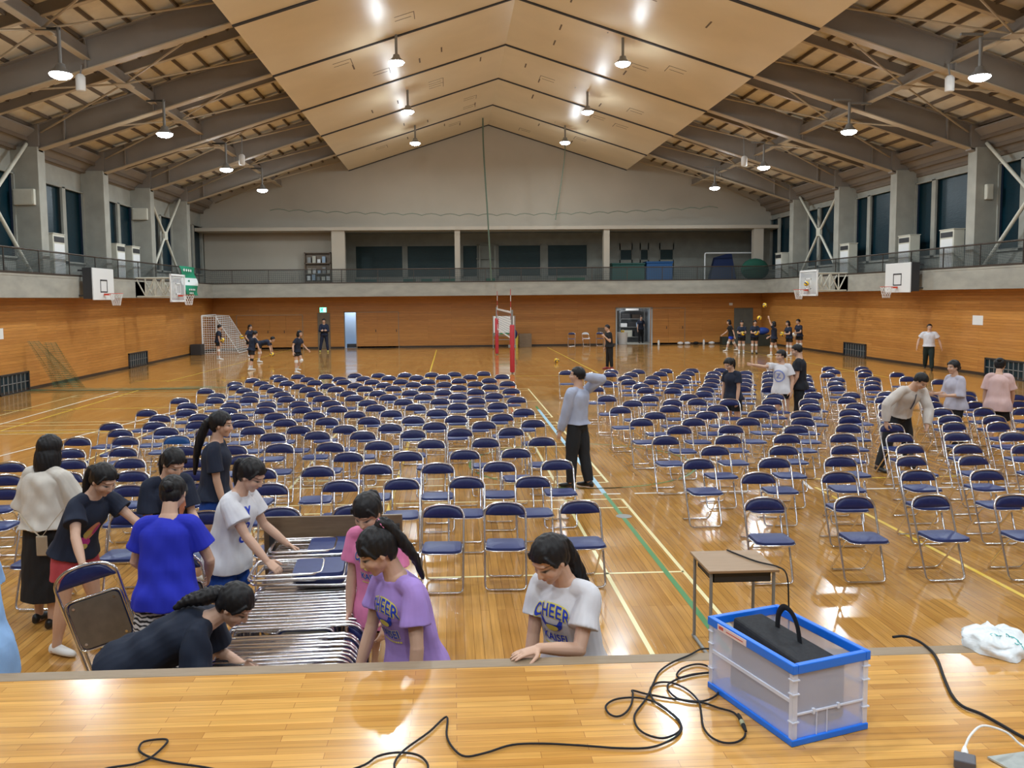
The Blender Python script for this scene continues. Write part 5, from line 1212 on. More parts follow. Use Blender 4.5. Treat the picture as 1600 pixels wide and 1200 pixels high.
def person(label, b, vox=.006, top=None, bottom=None, shoes=None, hairstyle=None, socks=None, mask=False, group=None, extra=None):
    H = b.H; root = thing('person', (b.P.x, b.P.y, min(b.ank[1].z, b.ank[-1].z)-.04*H), label, 'person', group)
    far = vox > .010
    # ---------------- body
    mb = MB(); R, pos = torso_rings(b)
    ringtube(mb, [(c, s, f, rx, rf, rb) for t, c, s, f, rx, rf, rb in R], 20)
    if not b.male:
        for sd in (1, -1): mb.ell(b.C+b.s2*sd*.042*H+b.f2*.038*H-b.t2*.012*H+b.t2*.02*H, (.036*H, .036*H, .036*H), 12, 8)
    for sd in (1, -1):
        r = (1.12 if b.male else 1.0)
        limb(mb, [b.N+b.s2*sd*.045*H-b.t2*.030*H, b.sh[sd]-b.t2*.002*H, (b.sh[sd]+b.el[sd])/2, b.el[sd]], [x*H*r for x in (.028, .0285, .0255, .0215)], 12)
        limb(mb, [b.el[sd], b.el[sd]*.6+b.wr[sd]*.4, b.wr[sd]], [x*H*r for x in (.0225, .0225, .0155)], 12)
        limb(mb, [b.hip[sd]+b.t1*.0*H, b.hip[sd]*.5+b.knee[sd]*.5, b.knee[sd]], [x*H for x in (.054, .047, .034)], 14)
        limb(mb, [b.knee[sd], b.knee[sd]*.62+b.ank[sd]*.38, b.ank[sd]*.85+b.knee[sd]*.15, b.ank[sd]], [x*H for x in (.034, .0345, .023, .0215)], 12)
        hand(mb, b, sd, vox)
        fd = (b.ank[sd]-b.knee[sd]); tdir = b.toe[sd] if hasattr(b, 'toe') else b.F
        an = b.ank[sd]; limb(mb, [an-tdir*.018*H-b.U*.018*H, an+tdir*.03*H-b.U*.020*H, an+tdir*.085*H-b.U*.028*H], [.022*H, .022*H, .014*H], 10)
    limb(mb, [b.N-b.t2*.03*H, b.nk, b.hl(0, -.08, -.22)], [x*H*(1.15 if b.male else 1) for x in (.040, .0315, .031)], 14)
    head_parts(mb, b)
    remesh('body', mb, vox, 3 if not far else 2, root, M['skin'], fn=face_colour(b, vox))
    # ---------------- lower garment
    if bottom:
        kind, cm = bottom[0], bottom[1]; e = {'shorts': .014, 'pants': .010, 'wide': .03, 'skirt': .012}[kind]; g = MB()
        top_t = .085
        rr = [r for r in R if r[0] <= .10]
        ringtube(g, [(c, s, f, rx+e, rf+e, rb+e) for t, c, s, f, rx, rf, rb in rr], 20)
        fr = bottom[2] if len(bottom) > 2 else {'shorts': .50, 'pants': 1, 'wide': .9, 'skirt': .9}[kind]
        for sd in (1, -1):
            hp, kn, an = b.hip[sd], b.knee[sd], b.ank[sd]
            if kind == 'shorts':
                en = hp*(1-fr)+kn*fr; limb(g, [hp+b.t1*.01*H, (hp+en)/2, en], [.054*H+e, .056*H+e, .055*H+e*1.5], 16, cap=False)
            elif kind in ('pants', 'wide'):
                w_ = .0 if kind == 'pants' else .03*H; ml = .006*H if b.male else 0
                limb(g, [hp, (hp+kn)/2, kn], [.054*H+e, .050*H+e+w_*.5+ml, .038*H+e+w_+ml], 16); limb(g, [kn, kn*.6+an*.4, an*.96+kn*.04+b.U*.0], [.038*H+e+w_+ml, .036*H+e+w_*1.2+ml, .031*H+e*.5+w_*1.4+ml], 16, cap=False)
        if kind == 'skirt':
            k1 = (b.hip[1]+b.hip[-1])/2; k2 = (b.knee[1]+b.knee[-1])/2; k3 = (b.ank[1]+b.ank[-1])/2; en = k2*(1-.55)+k3*.55
            ringtube(g, [(k1+b.t1*.02*H, b.S, b.F, .112*H, .085*H, .09*H), (k1*.5+k2*.5, b.S, b.F, .125*H, .095*H, .10*H), (k2, b.S, b.F, .13*H, .10*H, .105*H), (en, b.S, b.F, .135*H, .105*H, .11*H)], 22)
        remesh({'shorts': 'shorts', 'pants': 'trousers', 'wide': 'trousers', 'skirt': 'skirt'}[kind], g, max(vox, .006) if not far else vox, 2, root, cm, disp=lambda c, n: wave(c, n, .004, 26, 3))
    # ---------------- upper garment
    tee = None
    if top:
        kind, cm = top[0], top[1]; o_ = top[2] if len(top) > 2 else {}
        e = o_.get('e', .016); hem = o_.get('hem', -.05); g = MB(); rr = []
        raw = []
        for t in [hem+(.303-hem)*i/23 for i in range(24)]:
            c, s, f, k = pos(t); rx = np.interp(t, [q[0] for q in R], [q[4] for q in R]); rf = np.interp(t, [q[0] for q in R], [q[5] for q in R]); rb = np.interp(t, [q[0] for q in R], [q[6] for q in R])
            if t < .20: rx = max(rx, .088*H*b.wide); rf = max(rf, .064*H); rb = max(rb, .060*H)
            ee = e*(1.25 if t < .12 else 1)*(.55 if t > .28 else 1)*(.4 if t > .30 else 1)
            if t <= .03: kk = min(1, (.03-t)/.05); ee += .010*kk; rx = max(rx, (.096+.014*kk)*H); rf = max(rf, .078*H); rb = max(rb, .084*H)
            raw.append((c, s, f, rx+ee, rf+ee+(.010 if .15 < t < .26 and not b.male else 0), rb+ee))
        A_ = np.array([q[3:] for q in raw])
        for it in range(3): A_[1:-1] = (A_[:-2]+2*A_[1:-1]+A_[2:])/4
        rr = [(*q[:3], *A_[i]) for i, q in enumerate(raw)]
        ringtube(g, rr, 24)
        ns = o_.get('neck', .312); c, s, f, k = pos(.31); ringtube(g, [(pos(.29)[0], s, f, .066*H, .050*H, .052*H), (c, s, f, .050*H, .040*H, .042*H)], 16)
        sl = {'tee': .62, 'long': 2.0, 'elbow': 1.05}[kind] if kind in ('tee', 'long', 'elbow') else .6
        sl = o_.get('sleeve', sl)
        for sd in (1, -1):
            sp, ep, wp = b.sh[sd], b.el[sd], b.wr[sd]; r = 1.1 if b.male else 1.0; sp0 = b.N+b.s2*sd*.038*H-b.t2*.026*H
            if sl <= 1.1:
                en = sp+(ep-sp)*sl; limb(g, [sp0, sp, (sp+en)/2, en], [.031*H+e*.3, .0285*H*r+e*.5, .033*H*r+e*.8, .034*H*r+e*(1.1+o_.get('sflare', 0))], 16, cap=False)
            else:
                en = ep+(wp-ep)*(sl-1); limb(g, [sp0, sp, (sp+ep)/2, ep], [.031*H+e*.3, .0285*H*r+e*.6, .030*H*r+e*.8, .028*H*r+e*.8], 16, cap=True)
                limb(g, [ep, (ep+en)/2, en], [.028*H*r+e*.8, .027*H*r+e*.8, .019*H*r+e*.7], 14, cap=False)
        am = o_.get('wrinkle', .006)
        tee = remesh({'tee': 'shirt'}.get(kind, 'shirt'), g, max(vox, .006) if not far else vox, 2, root, cm, disp=lambda c, n: wave(c, n, am, 19, o_.get('seed', 5)))
    # ---------------- shoes, socks, knee pads
    for sd in (1, -1):
        an = b.ank[sd]; td = b.toe[sd] if hasattr(b, 'toe') else b.F; sdv = td.cross(b.U)
        if shoes:
            q = MB(); z0 = .006
            base = Vector((an.x, an.y, an.z-.0415*H))
            ringtube(q, [(base-td*.040*H+b.U*.020*H, sdv, b.U, .012*H, .018*H, .016*H), (base-td*.03*H+b.U*.026*H, sdv, b.U, .021*H, .026*H, .024*H), (base+td*.01*H+b.U*.026*H, sdv, b.U, .023*H, .030*H, .024*H), (base+td*.055*H+b.U*.022*H, sdv, b.U, .026*H, .018*H, .021*H), (base+td*.095*H+b.U*.018*H, sdv, b.U, .022*H, .012*H, .017*H), (base+td*.115*H+b.U*.015*H, sdv, b.U, .010*H, .008*H, .012*H)], 14)
            so = build('shoe', q, shoes, root, smooth=True, auto=180); so.data.transform(Matrix.Translation(-root.location))
        if socks:
            q = MB(); kn = b.knee[sd]; hgt = socks[1]; limb(q, [an, an*(1-hgt)+kn*hgt], [.025*H, .030*H], 12, cap=False); so = build('sock', q, socks[0], root, smooth=True, auto=60); so.data.transform(Matrix.Translation(-root.location))
    if extra and extra.get('kneepad'):
        for sd in (1, -1):
            q = MB(); kn = b.knee[sd]; limb(q, [kn*.88+b.hip[sd]*.12, kn, kn*.85+b.ank[sd]*.15], [.042*H, .045*H, .041*H], 12, cap=False); so = build('knee_pad', q, M[extra['kneepad']], root, smooth=True, auto=60); so.data.transform(Matrix.Translation(-root.location))
    if extra and extra.get('tie'):
        q = MB(); c, s, f, k = pos(.30); c2, s2, f2, k2 = pos(.14)
        top_ = c+f*.062*H; bot = c2+f2*(.066*H+.035); dz = Vector((0, 0, -1))
        q.tube([top_, top_*.5+bot*.5+f*.02, bot], [.012, .022, .026], 8, flat=.25); so = build('necktie', q, cloth('tie_grey', (.06, .06, .08)), root, smooth=True); so.data.transform(Matrix.Translation(-root.location))
    if hairstyle: hair(root, b, hairstyle, vox)
    if mask:
        q = MB(); h = b.hh; vs = []
        nu, nv = 9, 7
        for i in range(nu):
            for j in range(nv):
                u = -1+2*i/(nu-1); v = j/(nv-1); vs.append(b.hl(u*.27, .33+.09*(1-u*u)*(1-(2*v-1)**2*.3)-.16*u*u*u*u-.0, -.08-.34*v+.05*abs(u)*v))
        q.add(vs, [(i*nv+j, (i+1)*nv+j, (i+1)*nv+j+1, i*nv+j+1) for i in range(nu-1) for j in range(nv-1)])
        so = build('face_mask', q, M['white'], root, smooth=True); so.data.transform(Matrix.Translation(-root.location)); md = so.modifiers.new('s', 'SOLIDIFY'); md.thickness = .003
    root['_b'] = 0
    del root['_b']
    return root, tee, b
# ---- printing on shirts: flat lettering laid onto the cloth
def text_mesh(s, size, bold=0.0, arc=0.0, space=1.0):
    cu = bpy.data.curves.new('t', 'FONT'); cu.body = s; cu.size = size; cu.align_x = 'CENTER'; cu.offset = bold; cu.space_character = space; cu.resolution_u = 3
    o = bpy.data.objects.new('t', cu); COL.objects.link(o); dg = bpy.context.evaluated_depsgraph_get()
    me = bpy.data.meshes.new_from_object(o.evaluated_get(dg)); bpy.data.objects.remove(o)
    bm = bmesh.new(); bm.from_mesh(me); bmesh.ops.triangulate(bm, faces=bm.faces)
    for it in range(3):
        ed = [e for e in bm.edges if e.calc_length() > size*.16]
        if ed: bmesh.ops.subdivide_edges(bm, edges=ed, cuts=1); bmesh.ops.triangulate(bm, faces=bm.faces)
    vs = [(v.co.x, v.co.y-(arc*v.co.x*v.co.x)) for v in bm.verts]; bm.verts.index_update(); fs = [tuple(v.index for v in f.verts) for f in bm.faces]; bm.free(); bpy.data.meshes.remove(me)
    return vs, fs
def lay(name, root, tee, b, vs2, fs, m, at=(0, .22), off=.0025, back=False, rotz=0, side=0.0):
    """at = (across in m, height fraction along trunk)"""
    bv = getattr(lay, 'cache', {}).get(tee.name)
    if bv is None:
        me = tee.data; bv = BVHTree.FromPolygons([v.co+root.location for v in me.vertices], [tuple(p.vertices) for p in me.polygons]); lay.cache = getattr(lay, 'cache', {}); lay.cache[tee.name] = bv
    c = b.C+b.t2*(at[1]-.19)*b.H; f = (-b.f2 if back else b.f2); s = (b.s2 if not back else -b.s2)
    if side: f = (f*math.cos(side)+b.s2*math.sin(side)).normalized(); s = b.t2.cross(f).normalized()
    ok = []; out = []
    ca, sa = math.cos(rotz), math.sin(rotz)
    for x, y in vs2:
        x, y = x*ca-y*sa, x*sa+y*ca
        x += at[0]; p = c+s*x+b.t2*y+f*.5   # +x of the text runs to the wearer's left as seen from the front
        h = bv.ray_cast(p, -f, .7)
        if h[0] is None: ok.append(False); out.append(p)
        else: ok.append(True); out.append(h[0]+f*off-root.location)
    mb = MB(); mb.v = [tuple(v) for v in out]
    for q in fs:
        if all(ok[i] for i in q): mb.f.append(q); mb.m.append(0)
    if mb.f: return build(name, mb, m, root)
def disc2(rx, ry, n=24, a0=0, a1=6.2832, r0=0.0, cx=0, cy=0, rings=4):
    vs = []; fs = []
    for i in range(n+1):
        a = a0+(a1-a0)*i/n
        for j in range(rings+1): q = r0+(1-r0)*j/rings; vs.append((cx+rx*q*math.cos(a), cy+ry*q*math.sin(a)))
    k = rings+1
    for i in range(n):
        for j in range(rings): fs.append((i*k+j, i*k+j+1, (i+1)*k+j+1, (i+1)*k+j))
    return vs, fs
# ---- the people
purple = cloth('purple', (.40, .26, .66)); white = cloth('white', (.70, .70, .74)); pink = cloth('pink', (.76, .22, .42)); navy = cloth('navy', (.008, .014, .035))
dnavy = cloth('dark_navy', (.006, .012, .030)); royal = cloth('royal', (.012, .022, .46)); blackc = cloth('black', (.008, .008, .010)); skyb = cloth('sky', (.30, .50, .82)); redc = cloth('coral_red', (.52, .07, .09)); bluesh = cloth('blue_shorts', (.008, .06, .32))
cream_ = cloth('cream', (.62, .58, .52)); lav = cloth('lavender', (.48, .47, .56)); bluewhite = cloth('pale_blue_shirt', (.42, .47, .62)); pinkp = cloth('pale_pink', (.66, .46, .44)); offwhite = cloth('off_white', (.62, .58, .54)); charcoal = cloth('charcoal', (.012, .014, .018))
shoeW = M['white']; shoeB = cloth('shoe_black', (.012, .012, .012), .4); shoeR = cloth('shoe_red', (.25, .02, .03), .5); sockW = cloth('sock', (.7, .7, .7))
zeb = mat('zebra_cloth', (.6, .6, .6), .8); t, n, l, b_ = nodes(zeb)
tc = n.new('ShaderNodeTexCoord'); wv = n.new('ShaderNodeTexWave'); wv.bands_direction = 'Z'; wv.inputs['Scale'].default_value = 11; wv.inputs['Distortion'].default_value = 7; wv.inputs['Detail'].default_value = 2; wv.inputs['Detail Scale'].default_value = 1.2
cr_ = n.new('ShaderNodeValToRGB'); cr_.color_ramp.interpolation = 'CONSTANT'; cr_.color_ramp.elements[0].color = (.015, .015, .018, 1); cr_.color_ramp.elements[1].position = .45; cr_.color_ramp.elements[1].color = (.62, .60, .60, 1)
l.new(tc.outputs['Object'], wv.inputs['Vector']); l.new(wv.outputs[1], cr_.inputs[0]); l.new(cr_.outputs[0], b_.inputs['Base Color'])
inkb = mat('print_blue', (.015, .05, .50), .6); inky = mat('print_yellow', (.75, .66, .12), .6); inkp = mat('print_cream', (.72, .66, .45), .6)
def emblem(root, tee, b, s=1.0, x=0, y=.215, side=0):
    # arched CHEER, a horned dish over a yellow oval, KAISEI, a thin yellow line of small type
    for off, m_, bo in ((.0026, inky, .0055), (.0042, inkb, .0016)):
        vs, fs = text_mesh('CHEER', .074*s, bo*s, arc=2.4/s, space=1.08); vs = [(a*.80, c) for a, c in vs]; lay('shirt_print', root, tee, b, vs, fs, m_, (x, y+.012/b.H), off, side=side)
    vs, fs = disc2(.056*s, .040*s, 26, math.pi, 2*math.pi, 0, x, -.028*s); lay('shirt_print', root, tee, b, vs, fs, inkb, (0, y), .003, side=side)
    for sg in (1, -1):
        q = [(x+sg*.056*s, -.028*s), (x+sg*.030*s, -.030*s), (x+sg*.050*s, .000*s), (x+sg*.064*s, .006*s)]
        lay('shirt_print', root, tee, b, q, [(0, 1, 2, 3) if sg < 0 else (3, 2, 1, 0)], inkb, (0, y), .0034, side=side)
    vs, fs = disc2(.034*s, .018*s, 24, 0, 6.2832, 0, x, -.048*s); lay('shirt_print', root, tee, b, vs, fs, inky, (0, y), .0046, side=side)
    for off, m_, bo in ((.0026, inkp, .004), (.0042, inkb, .0012)):
        vs, fs = text_mesh('KAISEI', .056*s, bo*s, arc=-.6); vs = [(a*.85, c) for a, c in vs]; lay('shirt_print', root, tee, b, [(a, c-.125*s) for a, c in vs], fs, m_, (x, y), off, side=side)
    for i in range(10):
        xx = x+(-.062+.0135*i)*s; lay('shirt_print', root, tee, b, [(xx, -.148*s), (xx+.010*s, -.148*s), (xx+.010*s, -.140*s), (xx, -.140*s)], [(0, 1, 2, 3)], inky, (0, y), .003, side=side)
down = ((.03, .16, -1), (.12, .04, -1))
G_F = 'girls in shirts loading the folded chairs'
# white T-shirt girl at the stage edge
b = Body(.63, 4.26, -132, 1.58, lean=7, bend=10, side=0, head=(24, -10, 0), arms={1: ('to', (.40, 3.872, 1.082), (.8, .35, -.3), {'dir': (-.93, -.36, -.10), 'palm': (0, 0, -1), 'curl': 6}), -1: ((.25, .02, -1), (.35, -.1, -1))})
root, tee, b = person('girl in white T-shirt printed in blue and yellow, one hand flat on the stage edge', b, .0045, ('tee', white, {'e': .024, 'hem': -.07, 'seed': 2}), ('shorts', blackc), shoeW, {'kind': 'low', 'len': .42, 'thick': 1.15, 'tie': (-.10, -.44, -.02), 'swing': (.30, .10, 0)})
emblem(root, tee, b, 1.15, x=-.01, y=.225, side=-.05)
# purple T-shirt girl
b = Body(-.215, 4.36, -146, 1.60, lean=8, bend=11, head=(18, -14, 0), arms={1: ((.10, .28, -1), (.10, .02, -1)), -1: ((.22, .10, -1), (.45, -.1, -1))})
root, tee, b = person('girl in light purple T-shirt printed in blue and yellow, high ponytail with pink tie', b, .0045, ('tee', purple, {'e': .024, 'hem': -.08, 'seed': 3}), ('shorts', blackc), shoeW, {'kind': 'pony', 'len': .36, 'tie': (0, -.36, .42), 'swing': (.45, .10, 0), 'tiecol': ('pink', (.8, .25, .45)), 'line': .13})
emblem(root, tee, b, 1.15, x=.0, y=.225, side=.12)
# pink T-shirt girl
b = Body(-.47, 5.30, -118, 1.56, lean=4, bend=8, head=(24, 4, 0), arms={-1: ((.05, .12, -1), (.18, 0, -1)), 1: ((.1, .1, -1), (.5, -.1, -1))})
root, tee, b = person('girl in pink T-shirt with black fringe standing behind the purple one', b, .005, ('tee', pink, {'e': .026, 'hem': -.085, 'seed': 8}), ('shorts', blackc), shoeW, {'kind': 'pony', 'len': .3, 'line': .15, 'tie': (0, -.4, .2)})
emblem(root, tee, b, 1.1, x=.0, y=.225, side=.1)
# white T-shirt girl reaching into the trolley
b = Body(-1.72, 6.30, -12, 1.60, lean=8, bend=10, head=(22, -6, 0), arms={-1: ('to', (-1.33, 5.98, .83), (-.6, -.4, -.8), {'dir': (.8, -.25, -.55), 'palm': (.2, .3, -1), 'curl': 30}), 1: ('to', (-1.30, 6.45, .86), (-.5, .3, -.8), {'dir': (.8, .1, -.5), 'palm': (.2, -.3, -1), 'curl': 30})}, legs=((6, 8), (-4, 4)))
root, tee, b = person('girl in long white T-shirt and blue shorts reaching onto the loaded trolley', b, .005, ('tee', white, {'e': .035, 'hem': -.055, 'seed': 4}), ('shorts', bluesh, .66), shoeW, {'kind': 'pony', 'len': .28, 'tie': (0, -.46, .12)})
for k in range(3):
    vs, fs = text_mesh('YOC'[k], .085, .004); lay('shirt_print', root, tee, b, [(a, c+.06-.105*k) for a, c in vs], fs, inkb, (-.0, .20), .004, side=-.5)
# bright blue T-shirt, back to camera
b = Body(-1.91, 5.50, 88, 1.59, lean=6, bend=8, head=(22, 2, 0), arms={1: ((.10, .36, -1), (.75, -.15, -.55)), -1: ((.12, .40, -1), (.65, -.25, -.6))})
root, tee, b = person('person in bright blue T-shirt and zebra striped trousers, seen from behind, hair pinned up', b, .005, ('tee', royal, {'e': .034, 'hem': -.055, 'wrinkle': .008, 'seed': 6}), ('wide', zeb), shoeB, {'kind': 'bun', 'bunu': .05, 'vol': .97})
# bending girl, dark navy
b = Body(-1.80, 4.60, 4, 1.58, lean=52, bend=16, head=(6, -16, 0), arms={1: ('to', (-1.22, 4.72, .66), (0, .4, -1), {'curl': 25}), -1: ('to', (-1.16, 4.42, .70), (0, -.3, -1), {'curl': 25})}, legs=((34, 60), (30, 58)))
root, tee, b = person('girl in dark navy T-shirt bending low beside the near end of the trolley', b, .0045, ('tee', dnavy, {'e': .034, 'hem': -.07, 'sleeve': .8, 'wrinkle': .010, 'seed': 1}), ('shorts', blackc), shoeW, {'kind': 'low', 'len': .24, 'thick': 1.3, 'tie': (0, -.40, -.10), 'swing': (-1.6, -.3, .4)})
# navy T-shirt, coral shorts, holding a folded chair
b = Body(-2.98, 6.56, -22, 1.60, lean=19, bend=14, head=(14, -6, 0), arms={-1: ('to', (-2.68, 6.02, .86), (-.7, -.6, -.5), {'dir': (.75, -.35, -.45), 'palm': (.0, .35, -1), 'curl': 32}), 1: ('to', (-2.22, 6.55, .80), (.3, .5, -.8), {'curl': 22})}, legs=((12, 10), (-6, 6)))
root, tee, b = person('girl in navy T-shirt with orange print and coral red shorts, leaning over a folded chair', b, .005, ('tee', navy, {'e': .028, 'hem': -.01, 'seed': 7}), ('shorts', redc, .55), shoeW, {'kind': 'low', 'len': .30, 'tie': (0, -.5, .0), 'swing': (-.12, 0, 0)})
io = mat('print_orange', (.55, .22, .13), .6); ip = mat('print_magenta', (.42, .02, .22), .6); ig = mat('print_gold', (.50, .42, .12), .6)
for (x, y, rx, ry, m_, o) in ((0, .0, .045, .085, io, .003), (.03, .02, .022, .05, ip, .0042), (-.02, -.03, .025, .04, ig, .0042), (.0, -.10, .055, .035, ip, .0032), (.02, -.13, .03, .02, ig, .0046)):
    vs, fs = disc2(rx, ry, 18, 0, 6.2832, 0, x, y); lay('shirt_print', root, tee, b, vs, fs, m_, (.02, .17), o, side=-.35, rotz=-.3)
# navy T-shirt behind the blue one
b = Body(-2.42, 6.98, -48, 1.58, lean=6, bend=10, head=(24, 8, 0), arms={-1: ((.10, .12, -1), (1, -.45, -.15)), 1: ((.15, .1, -1), (1, -.2, -.3))})
root, tee, b = person('girl in navy T-shirt looking down behind the bright blue shirt, forearm across her waist', b, .0055, ('tee', navy, {'e': .032, 'hem': -.09, 'seed': 9, 'sleeve': .8}), ('shorts', blackc), shoeW, {'kind': 'low', 'len': .25, 'tie': (0, -.46, -.15), 'bangs': False})
for (x, y, rx, ry, m_, o) in ((0, .02, .030, .10, io, .003), (.01, -.10, .04, .03, ip, .0032)):
    vs, fs = disc2(rx, ry, 18, 0, 6.2832, 0, x, y); lay('shirt_print', root, tee, b, vs, fs, m_, (.08, .17), o)
# tall girl with long ponytail
b = Body(-2.36, 8.22, 4, 1.66, lean=3, bend=4, head=(4, -4, 0), arms={-1: ((.10, .10, -1), (.22, 0, -1)), 1: ((.1, .1, -1), (.3, 0, -1))}, legs=((8, 6), (-8, 6)))
root, tee, b = person('tall girl in navy T-shirt and blue shorts with long ponytail, facing right', b, .006, ('tee', navy, {'e': .026, 'hem': -.02, 'sleeve': .75}), ('shorts', bluesh), shoeW, {'kind': 'pony', 'len': .52, 'tie': (0, -.46, .0), 'swing': (-.15, 0, 0), 'thick': 1.2})
# woman in cream blouse, back turned
b = Body(-3.50, 7.18, 72, 1.60, lean=2, bend=6, head=(10, 0, 0), arms={1: ((.0, .30, -1), (.6, -.2, -.7)), -1: ((.35, .34, -1), (1, -.05, -.1))}, legs=((2, 4), (-4, 4)))
root, tee, b = person('woman in cream blouse and black skirt with bobbed hair, back turned at the far left', b, .006, ('elbow', cream_, {'e': .045, 'hem': .01, 'sleeve': 1.1, 'sflare': .25, 'wrinkle': .012, 'seed': 12}), ('skirt', blackc), shoeB, {'kind': 'bob', 'vol': 1.08, 'drop': .22})
q = MB(); q.box(-.045, .045, -.012, .012, -.085, .085); pch = tag(build('phone_pouch', q, cloth('pouch_beige', (.42, .34, .24)), bevel=.01), 'beige phone pouch hanging on a strap at the back of the cream blouse woman', 'pouch'); pch.location = (-3.42, 6.955, .745)
q = MB(); q.tube(smooth_path([(-3.62, 7.0, 1.02), (-3.50, 6.95, .90), (-3.44, 6.955, .83)]), .008, 6, flat=.4).tube(smooth_path([(-3.24, 6.98, 1.05), (-3.33, 6.95, .93), (-3.41, 6.955, .83)]), .008, 6, flat=.4)
st_ = build('pouch_strap', q, cloth('pouch_beige', (.42, .34, .24)), pch, smooth=True); st_.data.transform(Matrix.Translation(-pch.location))
# sky blue shirt at the left edge
b = Body(-2.66, 4.62, 176, 1.64, lean=2, bend=4, head=(6, 0, 0), arms={1: ((-.28, .16, -1), (.75, -.1, -.9)), -1: down})
person('person in sky blue T-shirt cut off by the left picture edge', b, .006, ('tee', skyb, {'e': .034, 'hem': -.12, 'sleeve': .6, 'wrinkle': .008}), ('shorts', charcoal), shoeW, {'kind': 'low'})
# ---- middle distance
b = Body(1.80, 11.88, 140, 1.75, lean=-2, bend=2, head=(-4, 24, 0), male=True, arms={1: ((.25, .06, -1), (.35, 0, -1)), -1: ('to', (1.90, 11.86, 1.62), (1, .2, -.15), {'dir': (-.6, -.1, .5), 'palm': (-.8, .5, 0), 'curl': 20})}, legs=((6, 4, 0), (-7, 4, 1)))
person('man in pale blue dress shirt standing in the aisle, hand behind head', b, .008, ('long', bluewhite, {'e': .026, 'hem': .02, 'wrinkle': .008}), ('pants', charcoal), shoeB, {'kind': 'short'})
b = Body(5.47, 15.93, -150, 1.56, lean=3, bend=6, head=(22, 0, 0), arms={1: ((.05, .1, -1), (.15, 0, -1)), -1: down})
person('girl in navy T-shirt and black shorts looking down among the chairs, right block', b, .008, ('tee', navy, {'e': .024, 'hem': -.04}), ('shorts', blackc, .75), shoeW, {'kind': 'pony', 'len': .25, 'tie': (0, -.48, .1)})
b = Body(6.78, 16.8, -140, 1.62, lean=0, bend=2, head=(4, -25, 0), arms={-1: ('to', (5.9, 16.75, 1.36), (0, -.3, -1), {'curl': 10}), 1: ((-.1, .25, -1), (.2, 0, -1))})
root, tee, b = person('white T-shirt person with blue ring print, arm stretched out left', b, .008, ('tee', white, {'e': .03, 'hem': -.06}), ('shorts', blackc), shoeW, {'kind': 'short'})
ikl = mat('print_soft_blue', (.22, .28, .62), .7)
vs, fs = disc2(.125, .125, 30, 0, 6.2832, .80); lay('shirt_print', root, tee, b, vs, fs, ikl, (0, .17), .006)
vs, fs = text_mesh('Z', .15, .004); lay('shirt_print', root, tee, b, [(a, c-.05) for a, c in vs], fs, ikl, (0, .17), .006)
b = Body(7.18, 16.88, 150, 1.74, lean=0, bend=2, head=(12, 8, 0), male=True, arms={1: ((.05, .15, -1), (.5, -.1, -1)), -1: down})
person('man in black T-shirt standing close beside the white T-shirt with ring print', b, .008, ('tee', cloth('near_black', (.006, .008, .014)), {'e': .026}), ('pants', charcoal), shoeB, {'kind': 'short', 'vol': 1.05})
b = Body(6.98, 12.66, -78, 1.74, lean=26, bend=12, head=(20, 12, 0), male=True, arms={-1: ('to', (6.62, 12.36, .82), (-1, 0, 0), {'curl': 40}), 1: ('to', (7.20, 12.25, .78), (1, .2, 0), {'curl': 40})}, legs=((-4, 8, 16), (4, 8, 18)))
person('man in white dress shirt and tie bending to move a chair, right block', b, .008, ('long', offwhite, {'e': .026, 'hem': .02, 'wrinkle': .008}), ('pants', charcoal), shoeB, {'kind': 'short'}, extra={'tie': 1})
b = Body(8.88, 14.24, -172, 1.58, lean=2, bend=4, head=(2, 0, 0), arms={1: ((.15, .1, -1), (1, -.1, .0)), -1: ((.1, .1, -1), (1, 0, 0))}, legs=((12, 8), (-14, 12)))
person('woman in pale lavender blouse and black trousers walking left, hair tied back', b, .008, ('elbow', lav, {'e': .035, 'sleeve': 1.1}), ('pants', blackc), shoeB, {'kind': 'bun', 'bunu': -.12}, mask=False)
b = Body(9.62, 14.2, 58, 1.60, lean=2, bend=4, head=(16, -10, 0), arms={-1: ((.15, .25, -1), (.6, 0, -1)), 1: down})
person('person in pale pink T-shirt seen from behind at the right edge', b, .008, ('tee', pinkp, {'e': .034, 'hem': -.09, 'sleeve': .8}), ('shorts', blackc, .8), shoeW, {'kind': 'bun', 'bunu': .25})
b = Body(17.2, 29.3, -120, 1.68, lean=0, bend=0, head=(0, 10, 0), male=True, arms={1: ((-.1, .55, -1), (.1, .3, -1)), -1: ((-.1, .6, -1), (.2, .2, -1))}, legs=((14, 10), (-16, 14)))
person('man in white polo shirt and dark trousers walking beside the right wall', b, .014, ('tee', white, {'e': .03, 'hem': .0}), ('pants', cloth('dark_green', (.008, .020, .018))), shoeB, {'kind': 'short'})
